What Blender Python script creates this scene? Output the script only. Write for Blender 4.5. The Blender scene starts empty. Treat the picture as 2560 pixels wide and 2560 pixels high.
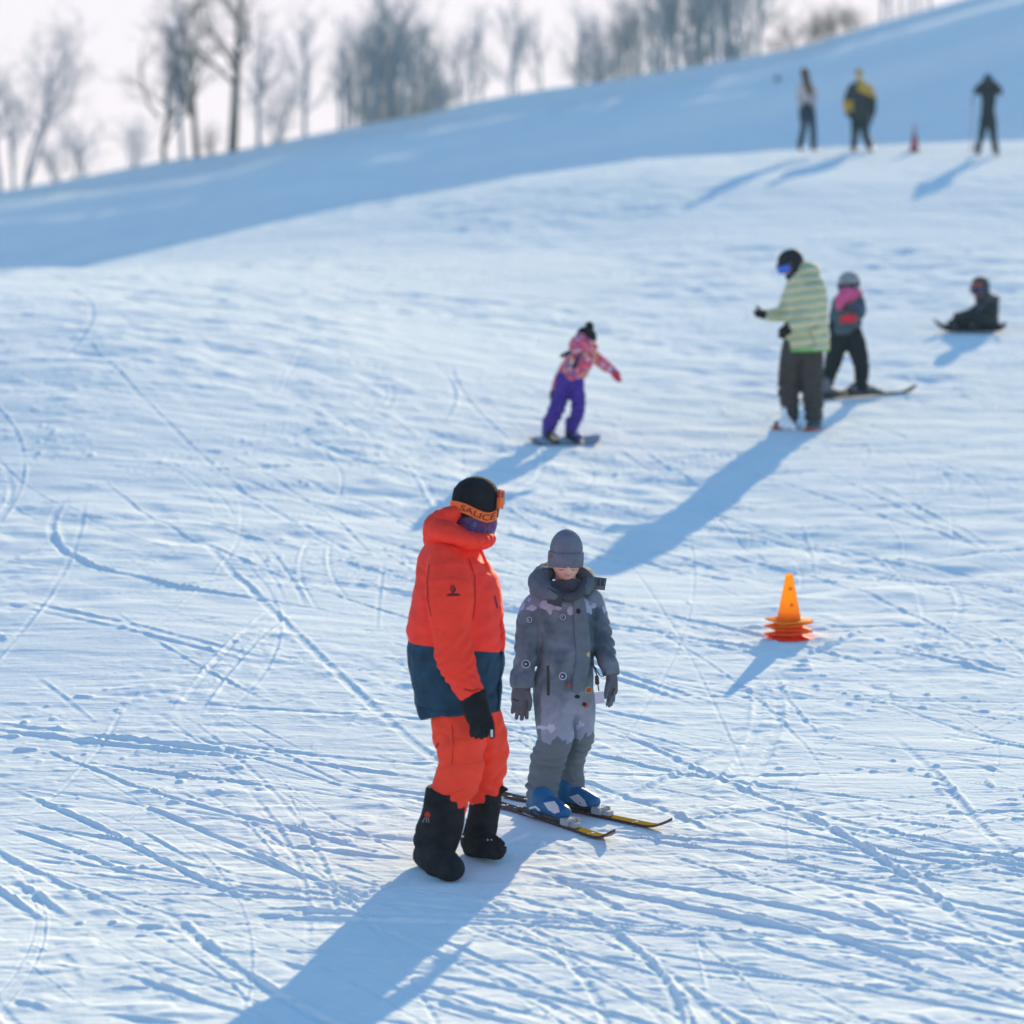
import bpy, bmesh, math, random
import numpy as np
from mathutils import Vector, Matrix, Euler
from mathutils.bvhtree import BVHTree

random.seed(7)
rng = np.random.default_rng(11)
R = math.radians
scene = bpy.context.scene
COL = scene.collection

# ------------------------------------------------------------------ camera, sky, sun, exposure
FPX = 7260.0                      # focal length in pixels of the 2560 frame
PITCH = R(3.6)
CAMZ = 3.56
cam_d = bpy.data.cameras.new('camera')
cam = bpy.data.objects.new('camera', cam_d)
COL.objects.link(cam)
cam.location = (0, 0, CAMZ)
cam.rotation_euler = (R(90) - PITCH, 0, 0)
cam_d.sensor_width = 36
cam_d.lens = 36 * FPX / 2560
cam_d.clip_start = 0.3
cam_d.clip_end = 3000
cam_d.dof.use_dof = True
cam_d.dof.focus_distance = 14.6
cam_d.dof.aperture_fstop = 1.75
scene.camera = cam

SUN_EL, SUN_AZ = R(17.6), R(17)   # azimuth clockwise from +Y
world = bpy.data.worlds.new('World')
scene.world = world
world.use_nodes = True
wn = world.node_tree
bg = wn.nodes['Background']
sky = wn.nodes.new('ShaderNodeTexSky')
sky.sky_type = 'NISHITA'
sky.sun_disc = False
sky.sun_elevation = SUN_EL
sky.sun_rotation = SUN_AZ
sky.air_density = 1.0
sky.dust_density = 0.2
sky.ozone_density = 5.0
tint = wn.nodes.new('ShaderNodeMix'); tint.data_type = 'RGBA'; tint.blend_type = 'MULTIPLY'
tint.inputs[0].default_value = 1.0
tint.inputs[7].default_value = (0.96, 1.12, 1.0, 1)
wn.links.new(sky.outputs[0], tint.inputs[6])
wn.links.new(tint.outputs[2], bg.inputs[0])
bg.inputs[1].default_value = 0.15
# pale winter cloud veil lying low round the horizon
veil = wn.nodes.new('ShaderNodeBackground')
veil.inputs[0].default_value = (1.0, 0.865, 0.905, 1)
veil.inputs[1].default_value = 0.58
geo = wn.nodes.new('ShaderNodeTexCoord')
sep = wn.nodes.new('ShaderNodeSeparateXYZ')
wn.links.new(geo.outputs['Generated'], sep.inputs[0])
cn = wn.nodes.new('ShaderNodeTexNoise'); cn.inputs['Scale'].default_value = 3.0; cn.inputs['Detail'].default_value = 5
wn.links.new(geo.outputs['Generated'], cn.inputs['Vector'])
ad = wn.nodes.new('ShaderNodeMath'); ad.operation = 'MULTIPLY_ADD'; ad.inputs[1].default_value = 0.18
wn.links.new(cn.outputs['Fac'], ad.inputs[0]); wn.links.new(sep.outputs[2], ad.inputs[2])
mr = wn.nodes.new('ShaderNodeMapRange'); mr.interpolation_type = 'SMOOTHSTEP'
mr.inputs['From Min'].default_value = 0.24; mr.inputs['From Max'].default_value = 0.46
mr.inputs['To Min'].default_value = 0.96; mr.inputs['To Max'].default_value = 0.0
wn.links.new(ad.outputs[0], mr.inputs['Value'])
mxs = wn.nodes.new('ShaderNodeMixShader')
wn.links.new(mr.outputs[0], mxs.inputs[0]); wn.links.new(bg.outputs[0], mxs.inputs[1]); wn.links.new(veil.outputs[0], mxs.inputs[2])
wn.links.new(mxs.outputs[0], wn.nodes['World Output'].inputs[0])
sd = bpy.data.lights.new('sun', 'SUN')
sd.energy = 5.0
sd.angle = R(0.5)
sd.color = (1.0, 0.785, 0.46)
sun = bpy.data.objects.new('sun', sd)
COL.objects.link(sun)
sdir = Vector((math.sin(SUN_AZ) * math.cos(SUN_EL), math.cos(SUN_AZ) * math.cos(SUN_EL), math.sin(SUN_EL)))
sun.rotation_euler = sdir.to_track_quat('Z', 'Y').to_euler()
sun.location = (20, 60, 40)
scene.view_settings.view_transform = 'Standard'
scene.view_settings.look = 'None'
scene.view_settings.exposure = 0.82
scene.view_settings.gamma = 1.0

# ------------------------------------------------------------------ numeric noise
def _hash(ix, iy, iz, seed):
    h = (ix.astype(np.int64) * 374761393 + iy.astype(np.int64) * 668265263 + iz.astype(np.int64) * 2147483647 + seed * 974711) & 0xFFFFFFFF
    h = np.atleast_1d(h)
    h = ((h ^ (h >> 13)) * 1274126177) & 0xFFFFFFFF
    h = ((h ^ (h >> 16)) * 1103515245) & 0xFFFFFFFF
    return (((h ^ (h >> 15)) & 0xFFFFFF) / float(0xFFFFFF) * 2 - 1).reshape(np.shape(ix))

def noise3(x, y, z, seed=0):
    x, y, z = np.broadcast_arrays(np.asarray(x, float), np.asarray(y, float), np.asarray(z, float))
    ix, iy, iz = np.floor(x), np.floor(y), np.floor(z)
    fx, fy, fz = x - ix, y - iy, z - iz
    ux, uy, uz = [f * f * f * (f * (f * 6 - 15) + 10) for f in (fx, fy, fz)]
    o = 0
    for a in (0, 1):
        for b in (0, 1):
            for c in (0, 1):
                o = o + _hash(ix + a, iy + b, iz + c, seed) * (ux if a else 1 - ux) * (uy if b else 1 - uy) * (uz if c else 1 - uz)
    return o

def noise2(x, y, seed=0):
    x, y = np.broadcast_arrays(np.asarray(x, float), np.asarray(y, float))
    ix, iy = np.floor(x), np.floor(y)
    fx, fy = x - ix, y - iy
    ux, uy = [f * f * f * (f * (f * 6 - 15) + 10) for f in (fx, fy)]
    z = np.zeros_like(ix)
    o = 0
    for a in (0, 1):
        for b in (0, 1):
            o = o + _hash(ix + a, iy + b, z, seed) * (ux if a else 1 - ux) * (uy if b else 1 - uy)
    return o

def sstep(a, b, x):
    t = np.clip((x - a) / (b - a), 0, 1)
    return t * t * (3 - 2 * t)

def softplus(x, k):
    return k * np.logaddexp(0, x / k)

# ------------------------------------------------------------------ terrain (macro shape of the ski slope)
RX = [-120, -60, -28.2, -18.6, -8.9, -0.5, 8.3, 13.5, 18.5, 22.9, 28.2, 60, 120]
RZ = [3.0, 6.5, 10.98, 12.86, 14.84, 16.2, 17.77, 18.77, 19.7, 21.2, 22.6, 29, 36]
RYR = 160.0

def terrain(x, y):
    x = np.asarray(x, float); y = np.asarray(y, float)
    w = np.interp(x, [-14, -9, -6.7, -4.7, -3.1, 0, 2.7, 8, 20], [0.0, 0.08, 0.40, 0.62, 0.75, 0.96, 1.05, 1.05, 1.03])
    YR = [-10, 0, 13, 18, 28.7, 45, 64, 90]; ZR = [-0.45, 0.25, 1.13, 1.44, 2.74, 4.74, 7.50, 11.2]
    YL = [-10, 0, 13, 18, 24, 32, 38, 50, 60, 90]; ZL = [-0.45, 0.25, 1.13, 1.46, 2.15, 3.25, 3.80, 4.42, 4.88, 6.0]
    off = (-3, -2, -1, 0, 1, 2, 3)
    zr = sum(np.interp(y + d, YR, ZR) for d in off) / 7
    zl = sum(np.interp(y + d, YL, ZL) for d in off) / 7
    near = zl + (zr - zl) * w
    und = 0.05 * noise2(x / 5.0, y / 6.0, 3) + 0.10 * noise2(x / 9.0 + 3.3, y / 8.0, 13)
    near = near + und * sstep(12, 24, y)
    # a rounded knoll on the left and a gentler roll on the right
    ub = x / np.maximum(y, 8)
    near = near + 0.80 * sstep(0.09, -0.17, ub) * sstep(12, 30, y) * (1 - sstep(30, 48, y))
    yc = np.interp(x, [-40, -15, -9, -3, 2.7, 8, 15, 40], [40, 45, 50, 59, 63, 66, 70, 74])
    near = near - 0.36 * softplus(y - yc - 2.0, 2.2)
    u = x / np.maximum(y, 20)
    e = np.interp(u, [-0.5, -0.176, -0.0523, 0.044, 0.127, 0.5], [0.0, 0.0169, 0.0428, 0.0565, 0.0607, 0.064])
    valley = CAMZ + np.maximum(y, 40) * e - 1.5
    r = np.interp(x, RX, RZ)
    r = sum(np.interp(x + d, RX, RZ) for d in (-4, -2, 0, 2, 4)) / 5
    r = r + 0.22 * noise2(x / 7.0, 4.3, 8)
    dd = RYR - y
    # ridge, short bank, lit bench, long face
    bank = 0.55 + 0.25 * noise2(x / 9.0, 1.7, 61)
    prof = -0.42 * np.minimum(np.maximum(dd, 0), 2.2 * bank / 0.55)
    d1 = dd - 2.2 * bank / 0.55
    prof = prof - (0.15 + 0.04 * noise2(x / 12.0, 9.1, 62)) * np.clip(d1, 0, 7.5)
    prof = prof - 0.36 * np.maximum(d1 - 7.5, 0)
    sh = 0.23 * np.interp(x, [-12, 8], [1.0, 0.35]) * (0.8 + 0.4 * noise2(x / 11.0, 3.1, 63))
    prof = prof + sh * (softplus(d1 - 12.0, 0.5) - softplus(d1 - 17.0, 0.5)) + 0.8 * sh * (softplus(d1 - 21.0, 0.5) - softplus(d1 - 25.0, 0.5))
    prof = prof - 0.07 * np.maximum(-dd, 0)
    face = r + prof
    lw = np.interp(x, [-30, -8, 4, 30], [1.0, 0.8, 0.45, 0.35])
    band = 1.25 * noise2(x / 34.0 + y * 0.02, y / 5.0 - x * 0.012, 21) + 0.45 * noise2(x / 16.0, y / 2.2, 22)
    face = face + band * sstep(6, 12, dd) * lw
    z = near
    valley = valley - 9 * (1 - sstep(yc + 2, yc + 12, y))
    z = valley + softplus(z - valley, 0.25)
    z = z + np.where(y > 80, softplus(face - z, 0.3), 0)
    return z

CP, SP = math.cos(PITCH), math.sin(PITCH)
def ray(px, py):
    u = (px - 1280) / FPX; v = (1280 - py) / FPX
    # camera axes in world: right +X, forward (0,cosP,-sinP), up (0,sinP,cosP)
    return Vector((u, CP + v * SP, -SP + v * CP))

def at(px, py, Y):
    d = ray(px, py)
    t = Y / d.y
    return Vector((d.x * t, Y, CAMZ + d.z * t))

_ys = np.arange(4, 175, 0.02)
def ground(px, py):
    d = ray(px, py)
    t = _ys / d.y
    diff = (CAMZ + d.z * t) - terrain(d.x * t, _ys)
    i = int(np.argmax(diff <= 0)) if (diff <= 0).any() else len(_ys) - 1
    i = max(i, 1)
    f = diff[i - 1] / max(diff[i - 1] - diff[i], 1e-9)
    Y = _ys[i - 1] + 0.02 * f
    x = d.x * Y / d.y
    return Vector((x, Y, float(terrain(x, Y))))

def normal_at(x, y, e=0.15):
    zx = (terrain(x + e, y) - terrain(x - e, y)) / (2 * e)
    zy = (terrain(x, y + e) - terrain(x, y - e)) / (2 * e)
    return Vector((-float(zx), -float(zy), 1)).normalized()

# ------------------------------------------------------------------ materials
def nd(nt, t, **kw):
    n = nt.nodes.new(t)
    for k, v in kw.items():
        setattr(n, k, v)
    return n

def base_mat(name):
    m = bpy.data.materials.new(name)
    m.use_nodes = True
    return m, m.node_tree, m.node_tree.nodes['Principled BSDF']

def ramp(nt, stops, interp='LINEAR'):
    r = nd(nt, 'ShaderNodeValToRGB')
    r.color_ramp.interpolation = interp
    el = r.color_ramp.elements
    el[0].position, el[0].color = stops[0][0], (*stops[0][1], 1)
    el[1].position, el[1].color = stops[-1][0], (*stops[-1][1], 1)
    for p, c in stops[1:-1]:
        e = el.new(p); e.color = (*c, 1)
    return r

def add_bump(nt, bsdf, scale, strength, dist=0.01, detail=4, kind='noise'):
    tc = nd(nt, 'ShaderNodeTexCoord')
    if kind == 'noise':
        n = nd(nt, 'ShaderNodeTexNoise'); n.inputs['Scale'].default_value = scale; n.inputs['Detail'].default_value = detail
        out = n.outputs['Fac']
    else:
        n = nd(nt, 'ShaderNodeTexVoronoi'); n.inputs['Scale'].default_value = scale
        out = n.outputs['Distance']
    nt.links.new(tc.outputs['Object'], n.inputs['Vector'])
    b = nd(nt, 'ShaderNodeBump'); b.inputs['Strength'].default_value = strength; b.inputs['Distance'].default_value = dist
    nt.links.new(out, b.inputs['Height'])
    nt.links.new(b.outputs[0], bsdf.inputs['Normal'])
    return b

def vary(nt, col, amt=0.18, scale=14):
    tc = nd(nt, 'ShaderNodeTexCoord')
    n = nd(nt, 'ShaderNodeTexNoise'); n.inputs['Scale'].default_value = scale; n.inputs['Detail'].default_value = 5
    nt.links.new(tc.outputs['Object'], n.inputs['Vector'])
    lo = tuple(c * (1 - amt) for c in col); hi = tuple(min(1, c * (1 + amt)) for c in col)
    r = ramp(nt, [(0.3, lo), (0.7, hi)])
    nt.links.new(n.outputs['Fac'], r.inputs[0])
    return r.outputs[0]

def crease(nt, b, amt=0.02):
    """soft irregular creasing added over the weave"""
    tc = nd(nt, 'ShaderNodeTexCoord')
    mp = nd(nt, 'ShaderNodeMapping'); mp.inputs['Scale'].default_value = (1, 1, 1.9)
    nt.links.new(tc.outputs['Object'], mp.inputs[0])
    n = nd(nt, 'ShaderNodeTexNoise'); n.inputs['Scale'].default_value = 3.6; n.inputs['Detail'].default_value = 1.5; n.inputs['Distortion'].default_value = 1.2
    nt.links.new(mp.outputs[0], n.inputs['Vector'])
    a = math_node(nt, 'ABSOLUTE', math_node(nt, 'SUBTRACT', n.outputs['Fac'], .5))
    old = b.inputs['Normal'].links[0].from_socket if b.inputs['Normal'].links else None
    bp = nd(nt, 'ShaderNodeBump'); bp.inputs['Strength'].default_value = .42; bp.inputs['Distance'].default_value = amt * 5
    nt.links.new(a, bp.inputs['Height'])
    if old: nt.links.new(old, bp.inputs['Normal'])
    nt.links.new(bp.outputs[0], b.inputs['Normal'])

def fabric(name, col, rough=0.85, bump=0.35, scale=160, sheen=0.0, amt=0.15, fold=0.0):
    m, nt, b = base_mat(name)
    nt.links.new(vary(nt, col, amt), b.inputs['Base Color'])
    b.inputs['Roughness'].default_value = rough
    b.inputs['Specular IOR Level'].default_value = 0.25
    if sheen:
        b.inputs['Sheen Weight'].default_value = sheen
    add_bump(nt, b, scale, bump, 0.004)
    if fold: crease(nt, b, fold)
    return m

def plastic(name, col, rough=0.35, spec=0.5, metal=0.0, amt=0.08):
    m, nt, b = base_mat(name)
    nt.links.new(vary(nt, col, amt, 9), b.inputs['Base Color'])
    b.inputs['Roughness'].default_value = rough
    b.inputs['Specular IOR Level'].default_value = spec
    b.inputs['Metallic'].default_value = metal
    return m

def math_node(nt, op, a, b=None):
    n = nd(nt, 'ShaderNodeMath', operation=op)
    for i, v in enumerate((a, b)):
        if v is None: continue
        if isinstance(v, (int, float)): n.inputs[i].default_value = v
        else: nt.links.new(v, n.inputs[i])
    return n.outputs[0]

def obj_xyz(nt):
    tc = nd(nt, 'ShaderNodeTexCoord'); s = nd(nt, 'ShaderNodeSeparateXYZ')
    nt.links.new(tc.outputs['Object'], s.inputs[0])
    return tc.outputs['Object'], s.outputs[0], s.outputs[1], s.outputs[2]

def mixc(nt, fac, a, b):
    n = nd(nt, 'ShaderNodeMix', data_type='RGBA')
    if isinstance(fac, (int, float)): n.inputs[0].default_value = fac
    else: nt.links.new(fac, n.inputs[0])
    for i, v in ((6, a), (7, b)):
        if isinstance(v, tuple): n.inputs[i].default_value = (*v, 1)
        else: nt.links.new(v, n.inputs[i])
    return n.outputs[2]

def snow_material():
    m, nt, b = base_mat('snow')
    tc = nd(nt, 'ShaderNodeTexCoord')
    n = nd(nt, 'ShaderNodeTexNoise'); n.inputs['Scale'].default_value = 0.9; n.inputs['Detail'].default_value = 6
    nt.links.new(tc.outputs['Object'], n.inputs['Vector'])
    r = ramp(nt, [(0.3, (0.785, 0.855, 0.88)), (0.7, (0.845, 0.895, 0.91))])
    nt.links.new(n.outputs['Fac'], r.inputs[0])
    nt.links.new(r.outputs[0], b.inputs['Base Color'])
    b.inputs['Roughness'].default_value = 0.8
    b.inputs['Specular IOR Level'].default_value = 0.0
    def layer(rot, scl, scale, detail, rough=.6):
        mp = nd(nt, 'ShaderNodeMapping'); mp.inputs['Rotation'].default_value = (0, 0, rot); mp.inputs['Scale'].default_value = scl
        nt.links.new(tc.outputs['Object'], mp.inputs[0])
        n1 = nd(nt, 'ShaderNodeTexNoise'); n1.inputs['Scale'].default_value = scale; n1.inputs['Detail'].default_value = detail; n1.inputs['Roughness'].default_value = rough
        nt.links.new(mp.outputs[0], n1.inputs['Vector'])
        return n1.outputs['Fac']
    hs = [(layer(0, (1, .75, 1), 22, 6), .010), (layer(R(50), (.10, 1, 1), 26, 4), .010), (layer(R(40), (.16, 1, 1), 7, 4), .026), (layer(R(-20), (.22, 1, 1), 3.2, 3), .050), (layer(R(20), (.3, 1, 1), 1.1, 3), .085)]
    tot = None
    for o_, amp in hs:
        v_ = math_node(nt, 'MULTIPLY', o_, amp)
        tot = v_ if tot is None else math_node(nt, 'ADD', tot, v_)
    bp = nd(nt, 'ShaderNodeBump'); bp.inputs['Strength'].default_value = 0.42; bp.inputs['Distance'].default_value = 1.0
    nt.links.new(tot, bp.inputs['Height'])
    nt.links.new(bp.outputs[0], b.inputs['Normal'])
    return m

# ------------------------------------------------------------------ object helpers
def tag(o, label=None, cat=None, group=None, kind=None):
    if label: o['label'] = label
    if cat: o['category'] = cat
    if group: o['group'] = group
    if kind: o['kind'] = kind
    return o

def link_mesh(name, verts, faces, mats=(), parent=None, smooth=True):
    me = bpy.data.meshes.new(name)
    me.from_pydata([tuple(v) for v in verts], [], faces)
    for m in mats: me.materials.append(m)
    if smooth:
        me.polygons.foreach_set('use_smooth', [True] * len(me.polygons))
    me.update()
    o = bpy.data.objects.new(name, me)
    COL.objects.link(o)
    if parent: o.parent = parent
    return o

def from_bm(name, bm, mats=(), parent=None, smooth=True):
    me = bpy.data.meshes.new(name)
    bmesh.ops.recalc_face_normals(bm, faces=bm.faces[:])
    bm.to_mesh(me); bm.free()
    for m in mats: me.materials.append(m)
    if smooth: me.polygons.foreach_set('use_smooth', [True] * len(me.polygons))
    o = bpy.data.objects.new(name, me)
    COL.objects.link(o)
    if parent: o.parent = parent
    return o

# ------------------------------------------------------------------ snow slope mesh
SNOW = snow_material()
FLAT = []      # (x, y, r): trampled places where figures stand

def build_slope():
    ud = np.linspace(-0.25, 0.25, 1250)
    side = 0.25 + np.geomspace(0.002, 1.1, 70)
    us = np.concatenate([-side[::-1], ud, side])
    y0 = np.linspace(-2.6, 9.0, 24)
    y1 = 1 / np.linspace(1 / 9.3, 1 / 72.0, 1350)
    y2 = np.concatenate([np.linspace(72.6, 175, 230), np.geomspace(177, 260, 24)])
    ys = np.concatenate([y0, y1, y2])
    U, Y = np.meshgrid(us, ys)
    X = U * (Y + 3.0)
    Z = terrain(X, Y)
    D = np.zeros_like(Z)
    r0, r1 = 24, 24 + 1350
    c0, c1 = 70, 70 + 1250
    xs = X[r0:r1, c0:c1]; yy = Y[r0:r1, c0:c1]
    # --- loose chatter, elongated across the slope
    patch = sstep(-0.25, 0.5, noise2(xs / 1.3, yy / 1.9, 31) + 0.5 * noise2(xs / 0.5, yy / 0.8, 32))
    a = 0.35
    xr = xs * math.cos(a) + yy * math.sin(a); yr = -xs * math.sin(a) + yy * math.cos(a)
    n1 = noise2(xr / 0.20, yr / 0.16, 41); n2 = noise2(xr / 0.10, yr / 0.085, 42); n3 = noise2(xr / 0.045, yr / 0.045, 43)
    rough = 0.0075 * np.maximum(n1 - 0.3, 0) * 1.6 + 0.0050 * np.maximum(n2 - 0.2, 0) * 1.5 + 0.0009 * n3
    d = rough * (0.12 + 1.1 * patch)
    d += 0.005 * noise2(xs / 0.9, yy / 0.7, 44) + 0.012 * noise2(xs / 2.3, yy / 2.0, 45)
    far = sstep(15, 24, yy)
    d += 1.4 * far * (0.014 * noise2(xr / 0.55, yr / 0.42, 51) + 0.008 * noise2(xr / 0.22, yr / 0.2, 52) + 0.012 * np.abs(noise2(xr / 1.6 + yr * .4, yr / 0.6, 53))) * (0.4 + 0.9 * sstep(-0.4, 0.5, noise2(xs / 3.1, yy / 4.0, 54)))
    # scattered clods
    cl = noise2(xs / 0.07, yy / 0.07, 46)
    d += 0.012 * np.clip((cl - 0.62) / 0.3, 0, 1) * sstep(0.2, 0.7, noise2(xs / 0.8, yy / 0.8, 47))
    D[r0:r1, c0:c1] = d

    def track(pts, w, depth, berm, side=1, seed=0, rag=0.5):
        """pts: world xy polyline; groove with a ragged berm thrown to one side"""
        p = np.array(pts, float)
        seg = np.linalg.norm(np.diff(p, axis=0), axis=1)
        L = np.concatenate([[0], np.cumsum(seg)])
        # smooth the polyline
        n = max(int(L[-1] / 0.22), 3)
        s = np.linspace(0, L[-1], n)
        q = np.stack([np.interp(s, L, p[:, 0]), np.interp(s, L, p[:, 1])], 1)
        for _ in range(4):
            q[1:-1] = 0.25 * q[:-2] + 0.5 * q[1:-1] + 0.25 * q[2:]
        tot = L[-1]
        rad = w * 3.2 + 0.06
        for i in range(n - 1):
            ax, ay = q[i]; bx, by = q[i + 1]
            lo, hi = min(ay, by) - rad, max(ay, by) + rad
            i0 = np.searchsorted(ys, lo); i1 = np.searchsorted(ys, hi)
            if i1 <= r0 or i0 >= r1 or i1 - i0 < 1: continue
            i0 = max(i0, r0); i1 = min(i1, r1)
            ya, yb = ys[i0], ys[i1 - 1]
            uu = [(xx + sgn) / (yv + 3) for xx in (ax, bx) for sgn in (-rad, rad) for yv in (ya, yb)]
            j0 = max(np.searchsorted(us, min(uu)), c0); j1 = min(np.searchsorted(us, max(uu)), c1)
            if j1 - j0 < 1: continue
            xx = X[i0:i1, j0:j1]; yv = Y[i0:i1, j0:j1]
            dx, dy = bx - ax, by - ay
            ll = math.hypot(dx, dy) + 1e-9
            t = ((xx - ax) * dx + (yv - ay) * dy) / ll ** 2
            dist = ((xx - ax) * -dy + (yv - ay) * dx) / ll * side
            own = (t >= 0) & (t < 1) & (np.abs(dist) < rad)
            arc = s[i] + t * ll
            fade = np.clip(arc / (0.18 * tot + .1), 0, 1) * np.clip((tot - arc) / (0.18 * tot + .1), 0, 1)
            mod = 0.75 + 0.5 * noise2(arc / 0.55 + seed * 7.1, seed * 3.3, 5)
            ragn = np.clip(0.55 + rag * noise2(xx / 0.06, yv / 0.06, seed % 97) + 0.7 * noise2(arc / 0.35 + seed, seed * 1.7, 6), 0, 1.8)
            h = -depth * np.exp(-(dist / w) ** 4) * mod + berm * np.exp(-((dist - 1.55 * w) / (0.62 * w)) ** 2) * ragn
            D[i0:i1, j0:j1] += np.where(own, h * fade, 0)

    def gp(l):
        return [(g.x, g.y) for g in (ground(px, py) for px, py in l)]

    key = [
        ([(200, 1195), (420, 1235), (750, 1290), (1000, 1365), (1300, 1440), (1600, 1520), (1950, 1600), (2300, 1700)], .045, .020, .022, 1),
        ([(170, 1235), (118, 1310), (130, 1365), (240, 1430), (480, 1480), (780, 1515), (930, 1550)], .06, .03, .035, 1),
        ([(775, 1345), (745, 1400), (750, 1460), (800, 1530)], .03, .015, .015, -1),
        ([(830, 1340), (815, 1410), (850, 1480), (890, 1520)], .03, .012, .015, -1),
        ([(960, 1400), (945, 1500), (940, 1580)], .03, .012, .015, 1),
        ([(1770, 1270), (1830, 1340), (1900, 1400), (2000, 1450)], .03, .014, .014, 1),
        ([(1600, 1100), (1700, 1130), (1900, 1190), (2200, 1290), (2560, 1400)], .05, .02, .02, 1),
        ([(2140, 1190), (2300, 1270), (2560, 1410)], .05, .018, .02, 1),
        ([(2050, 1175), (2350, 1320), (2560, 1420)], .05, .018, .02, 1),
        ([(0, 1960), (250, 2060), (480, 2190), (700, 2290)], .040, .022, .026, 1),
        ([(180, 1900), (400, 1990), (750, 2070), (1000, 2150)], .04, .02, .022, 1),
        ([(0, 2060), (200, 2110), (330, 2190)], .035, .018, .02, 1),
        ([(0, 2045), (150, 2075), (300, 2090), (420, 2115)], .035, .02, .025, 1),
        ([(170, 1900), (500, 1940), (900, 1990), (1040, 2020)], .035, .02, .022, 1),
        ([(300, 1990), (560, 2090), (700, 2160), (860, 2250)], .035, .02, .024, 1),
        ([(1500, 1800), (1800, 1950), (2050, 2050), (2200, 2150), (2350, 2250), (2560, 2430)], .05, .02, .03, 1),
        ([(1700, 2010), (2000, 2080), (2300, 2150), (2560, 2190)], .04, .02, .024, 1),
        ([(1280, 2180), (1600, 2250), (2000, 2330), (2300, 2390), (2560, 2440)], .045, .025, .03, 1),
        ([(1700, 2250), (1950, 2290), (2150, 2360), (2400, 2470)], .04, .02, .03, 1),
        ([(1930, 1680), (1970, 1760), (2050, 1840)], .03, .014, .018, 1),
        ([(2220, 1830), (2340, 1930), (2440, 2060), (2560, 2160)], .05, .02, .018, 1),
        ([(280, 1530), (450, 1650), (700, 1770)], .035, .016, .02, 1),
        ([(1740, 2300), (1760, 2420), (1780, 2500)], .022, .012, .012, -1),
        ([(2350, 2140), (2450, 2150), (2560, 2160)], .04, .02, .04, 1),
        ([(1500, 2080), (1800, 2130), (2050, 2160), (2200, 2200)], .035, .018, .024, 1),
        ([(250, 2540), (380, 2545), (470, 2565)], .05, .02, .05, 1),
        ([(0, 2490), (60, 2510), (130, 2530)], .05, .02, .05, 1),
        # the little ploughed crescent right of the cone stack
        ([(2020, 1640), (2090, 1618), (2150, 1602), (2178, 1588), (2180, 1576)], .05, .03, .055, 1),
        ([(2035, 1590), (2090, 1585), (2150, 1580)], .05, .02, .03, 1),
    ]
    for i, (l, w, dep, be, sd_) in enumerate(key):
        track(gp(l), w * .46, dep * .38, be * .44, sd_, seed=i + 3)
    rr = random.Random(5)
    # many crossing ski and board tracks
    for i in range(380):
        py = 1000 + 1500 * rr.random() ** 0.75
        px = rr.uniform(-150, 2700)
        g = ground(px, py)
        kind = rr.random()
        ang = R(rr.gauss(-46, 13)) if kind < 0.72 else (R(rr.gauss(-8, 14)) if kind < 0.88 else R(rr.gauss(55, 22)))
        ln = rr.uniform(0.5, 2.4) if rr.random() < 0.6 else rr.uniform(2, 6.5)
        cur = rr.gauss(0, 0.17)
        x, y = g.x, g.y
        pts = [(x, y)]
        for k in range(int(ln / 0.3) + 2):
            x += 0.3 * math.cos(ang); y += 0.3 * math.sin(ang); ang += cur * 0.3
            pts.append((x, y))
        w = rr.choice([.006, .007, .008, .009, .010, .012, .014, .018, .024])
        dep = w * rr.uniform(.2, .42); be = w * rr.uniform(.15, .55)
        track(pts, w, dep, be, rr.choice([1, 1, 1, -1]), seed=50 + i)
        if rr.random() < 0.35:
            track([(a + 0.12 * -math.sin(ang), b + 0.12 * math.cos(ang)) for a, b in pts], w, dep, be, 1, seed=500 + i)
    for i in range(340):
        py = rr.uniform(540, 1350)
        g = ground(rr.uniform(-150, 2700), py)
        ang = R(rr.gauss(-50, 30)) if rr.random() < .6 else R(rr.gauss(35, 30))
        ln = rr.uniform(1.5, 9); cur = rr.gauss(0, .16); x, y = g.x, g.y
        pts = [(x, y)]
        for k in range(int(ln / .4) + 2):
            x += .4 * math.cos(ang); y += .4 * math.sin(ang); ang += cur * .4
            pts.append((x, y))
        w = .010 + .026 * rr.random() ** 2
        track(pts, w, w * rr.uniform(.18, .40), w * rr.uniform(.18, .50), rr.choice([1, 1, -1]), seed=2000 + i)
    # side-slip scrapes: short wide dents
    for i in range(900):
        py = 1150 + 1400 * rr.random() ** 0.8
        g = ground(rr.uniform(-50, 2650), py)
        ang = R(rr.gauss(-15, 30)); ln = rr.uniform(.05, .28)
        pts = [(g.x + ln * k / 3 * math.cos(ang), g.y + ln * k / 3 * math.sin(ang)) for k in range(4)]
        w = .006 + .02 * rr.random() ** 2
        track(pts, w, w * .30, w * rr.uniform(.25, .6), 1, seed=900 + i)
    for fx, fy, fr in FLAT:
        m = np.exp(-(((X - fx) ** 2 + (Y - fy) ** 2) / fr ** 2) ** 2)
        D *= 1 - 0.93 * m
    Ue = np.abs(us)[None, :]
    Z = Z + D * (1 - sstep(0.225, 0.25, Ue))
    nr, nc = Z.shape
    co = np.empty((nr * nc, 3), np.float32)
    co[:, 0] = X.ravel(); co[:, 1] = Y.ravel(); co[:, 2] = Z.ravel()
    idx = np.arange(nr * nc, dtype=np.int32).reshape(nr, nc)
    q = np.stack([idx[:-1, :-1], idx[:-1, 1:], idx[1:, 1:], idx[1:, :-1]], -1).reshape(-1, 4)
    me = bpy.data.meshes.new('snow_slope')
    me.vertices.add(nr * nc); me.vertices.foreach_set('co', co.ravel())
    me.loops.add(q.size); me.loops.foreach_set('vertex_index', q.ravel())
    me.polygons.add(len(q))
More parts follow.
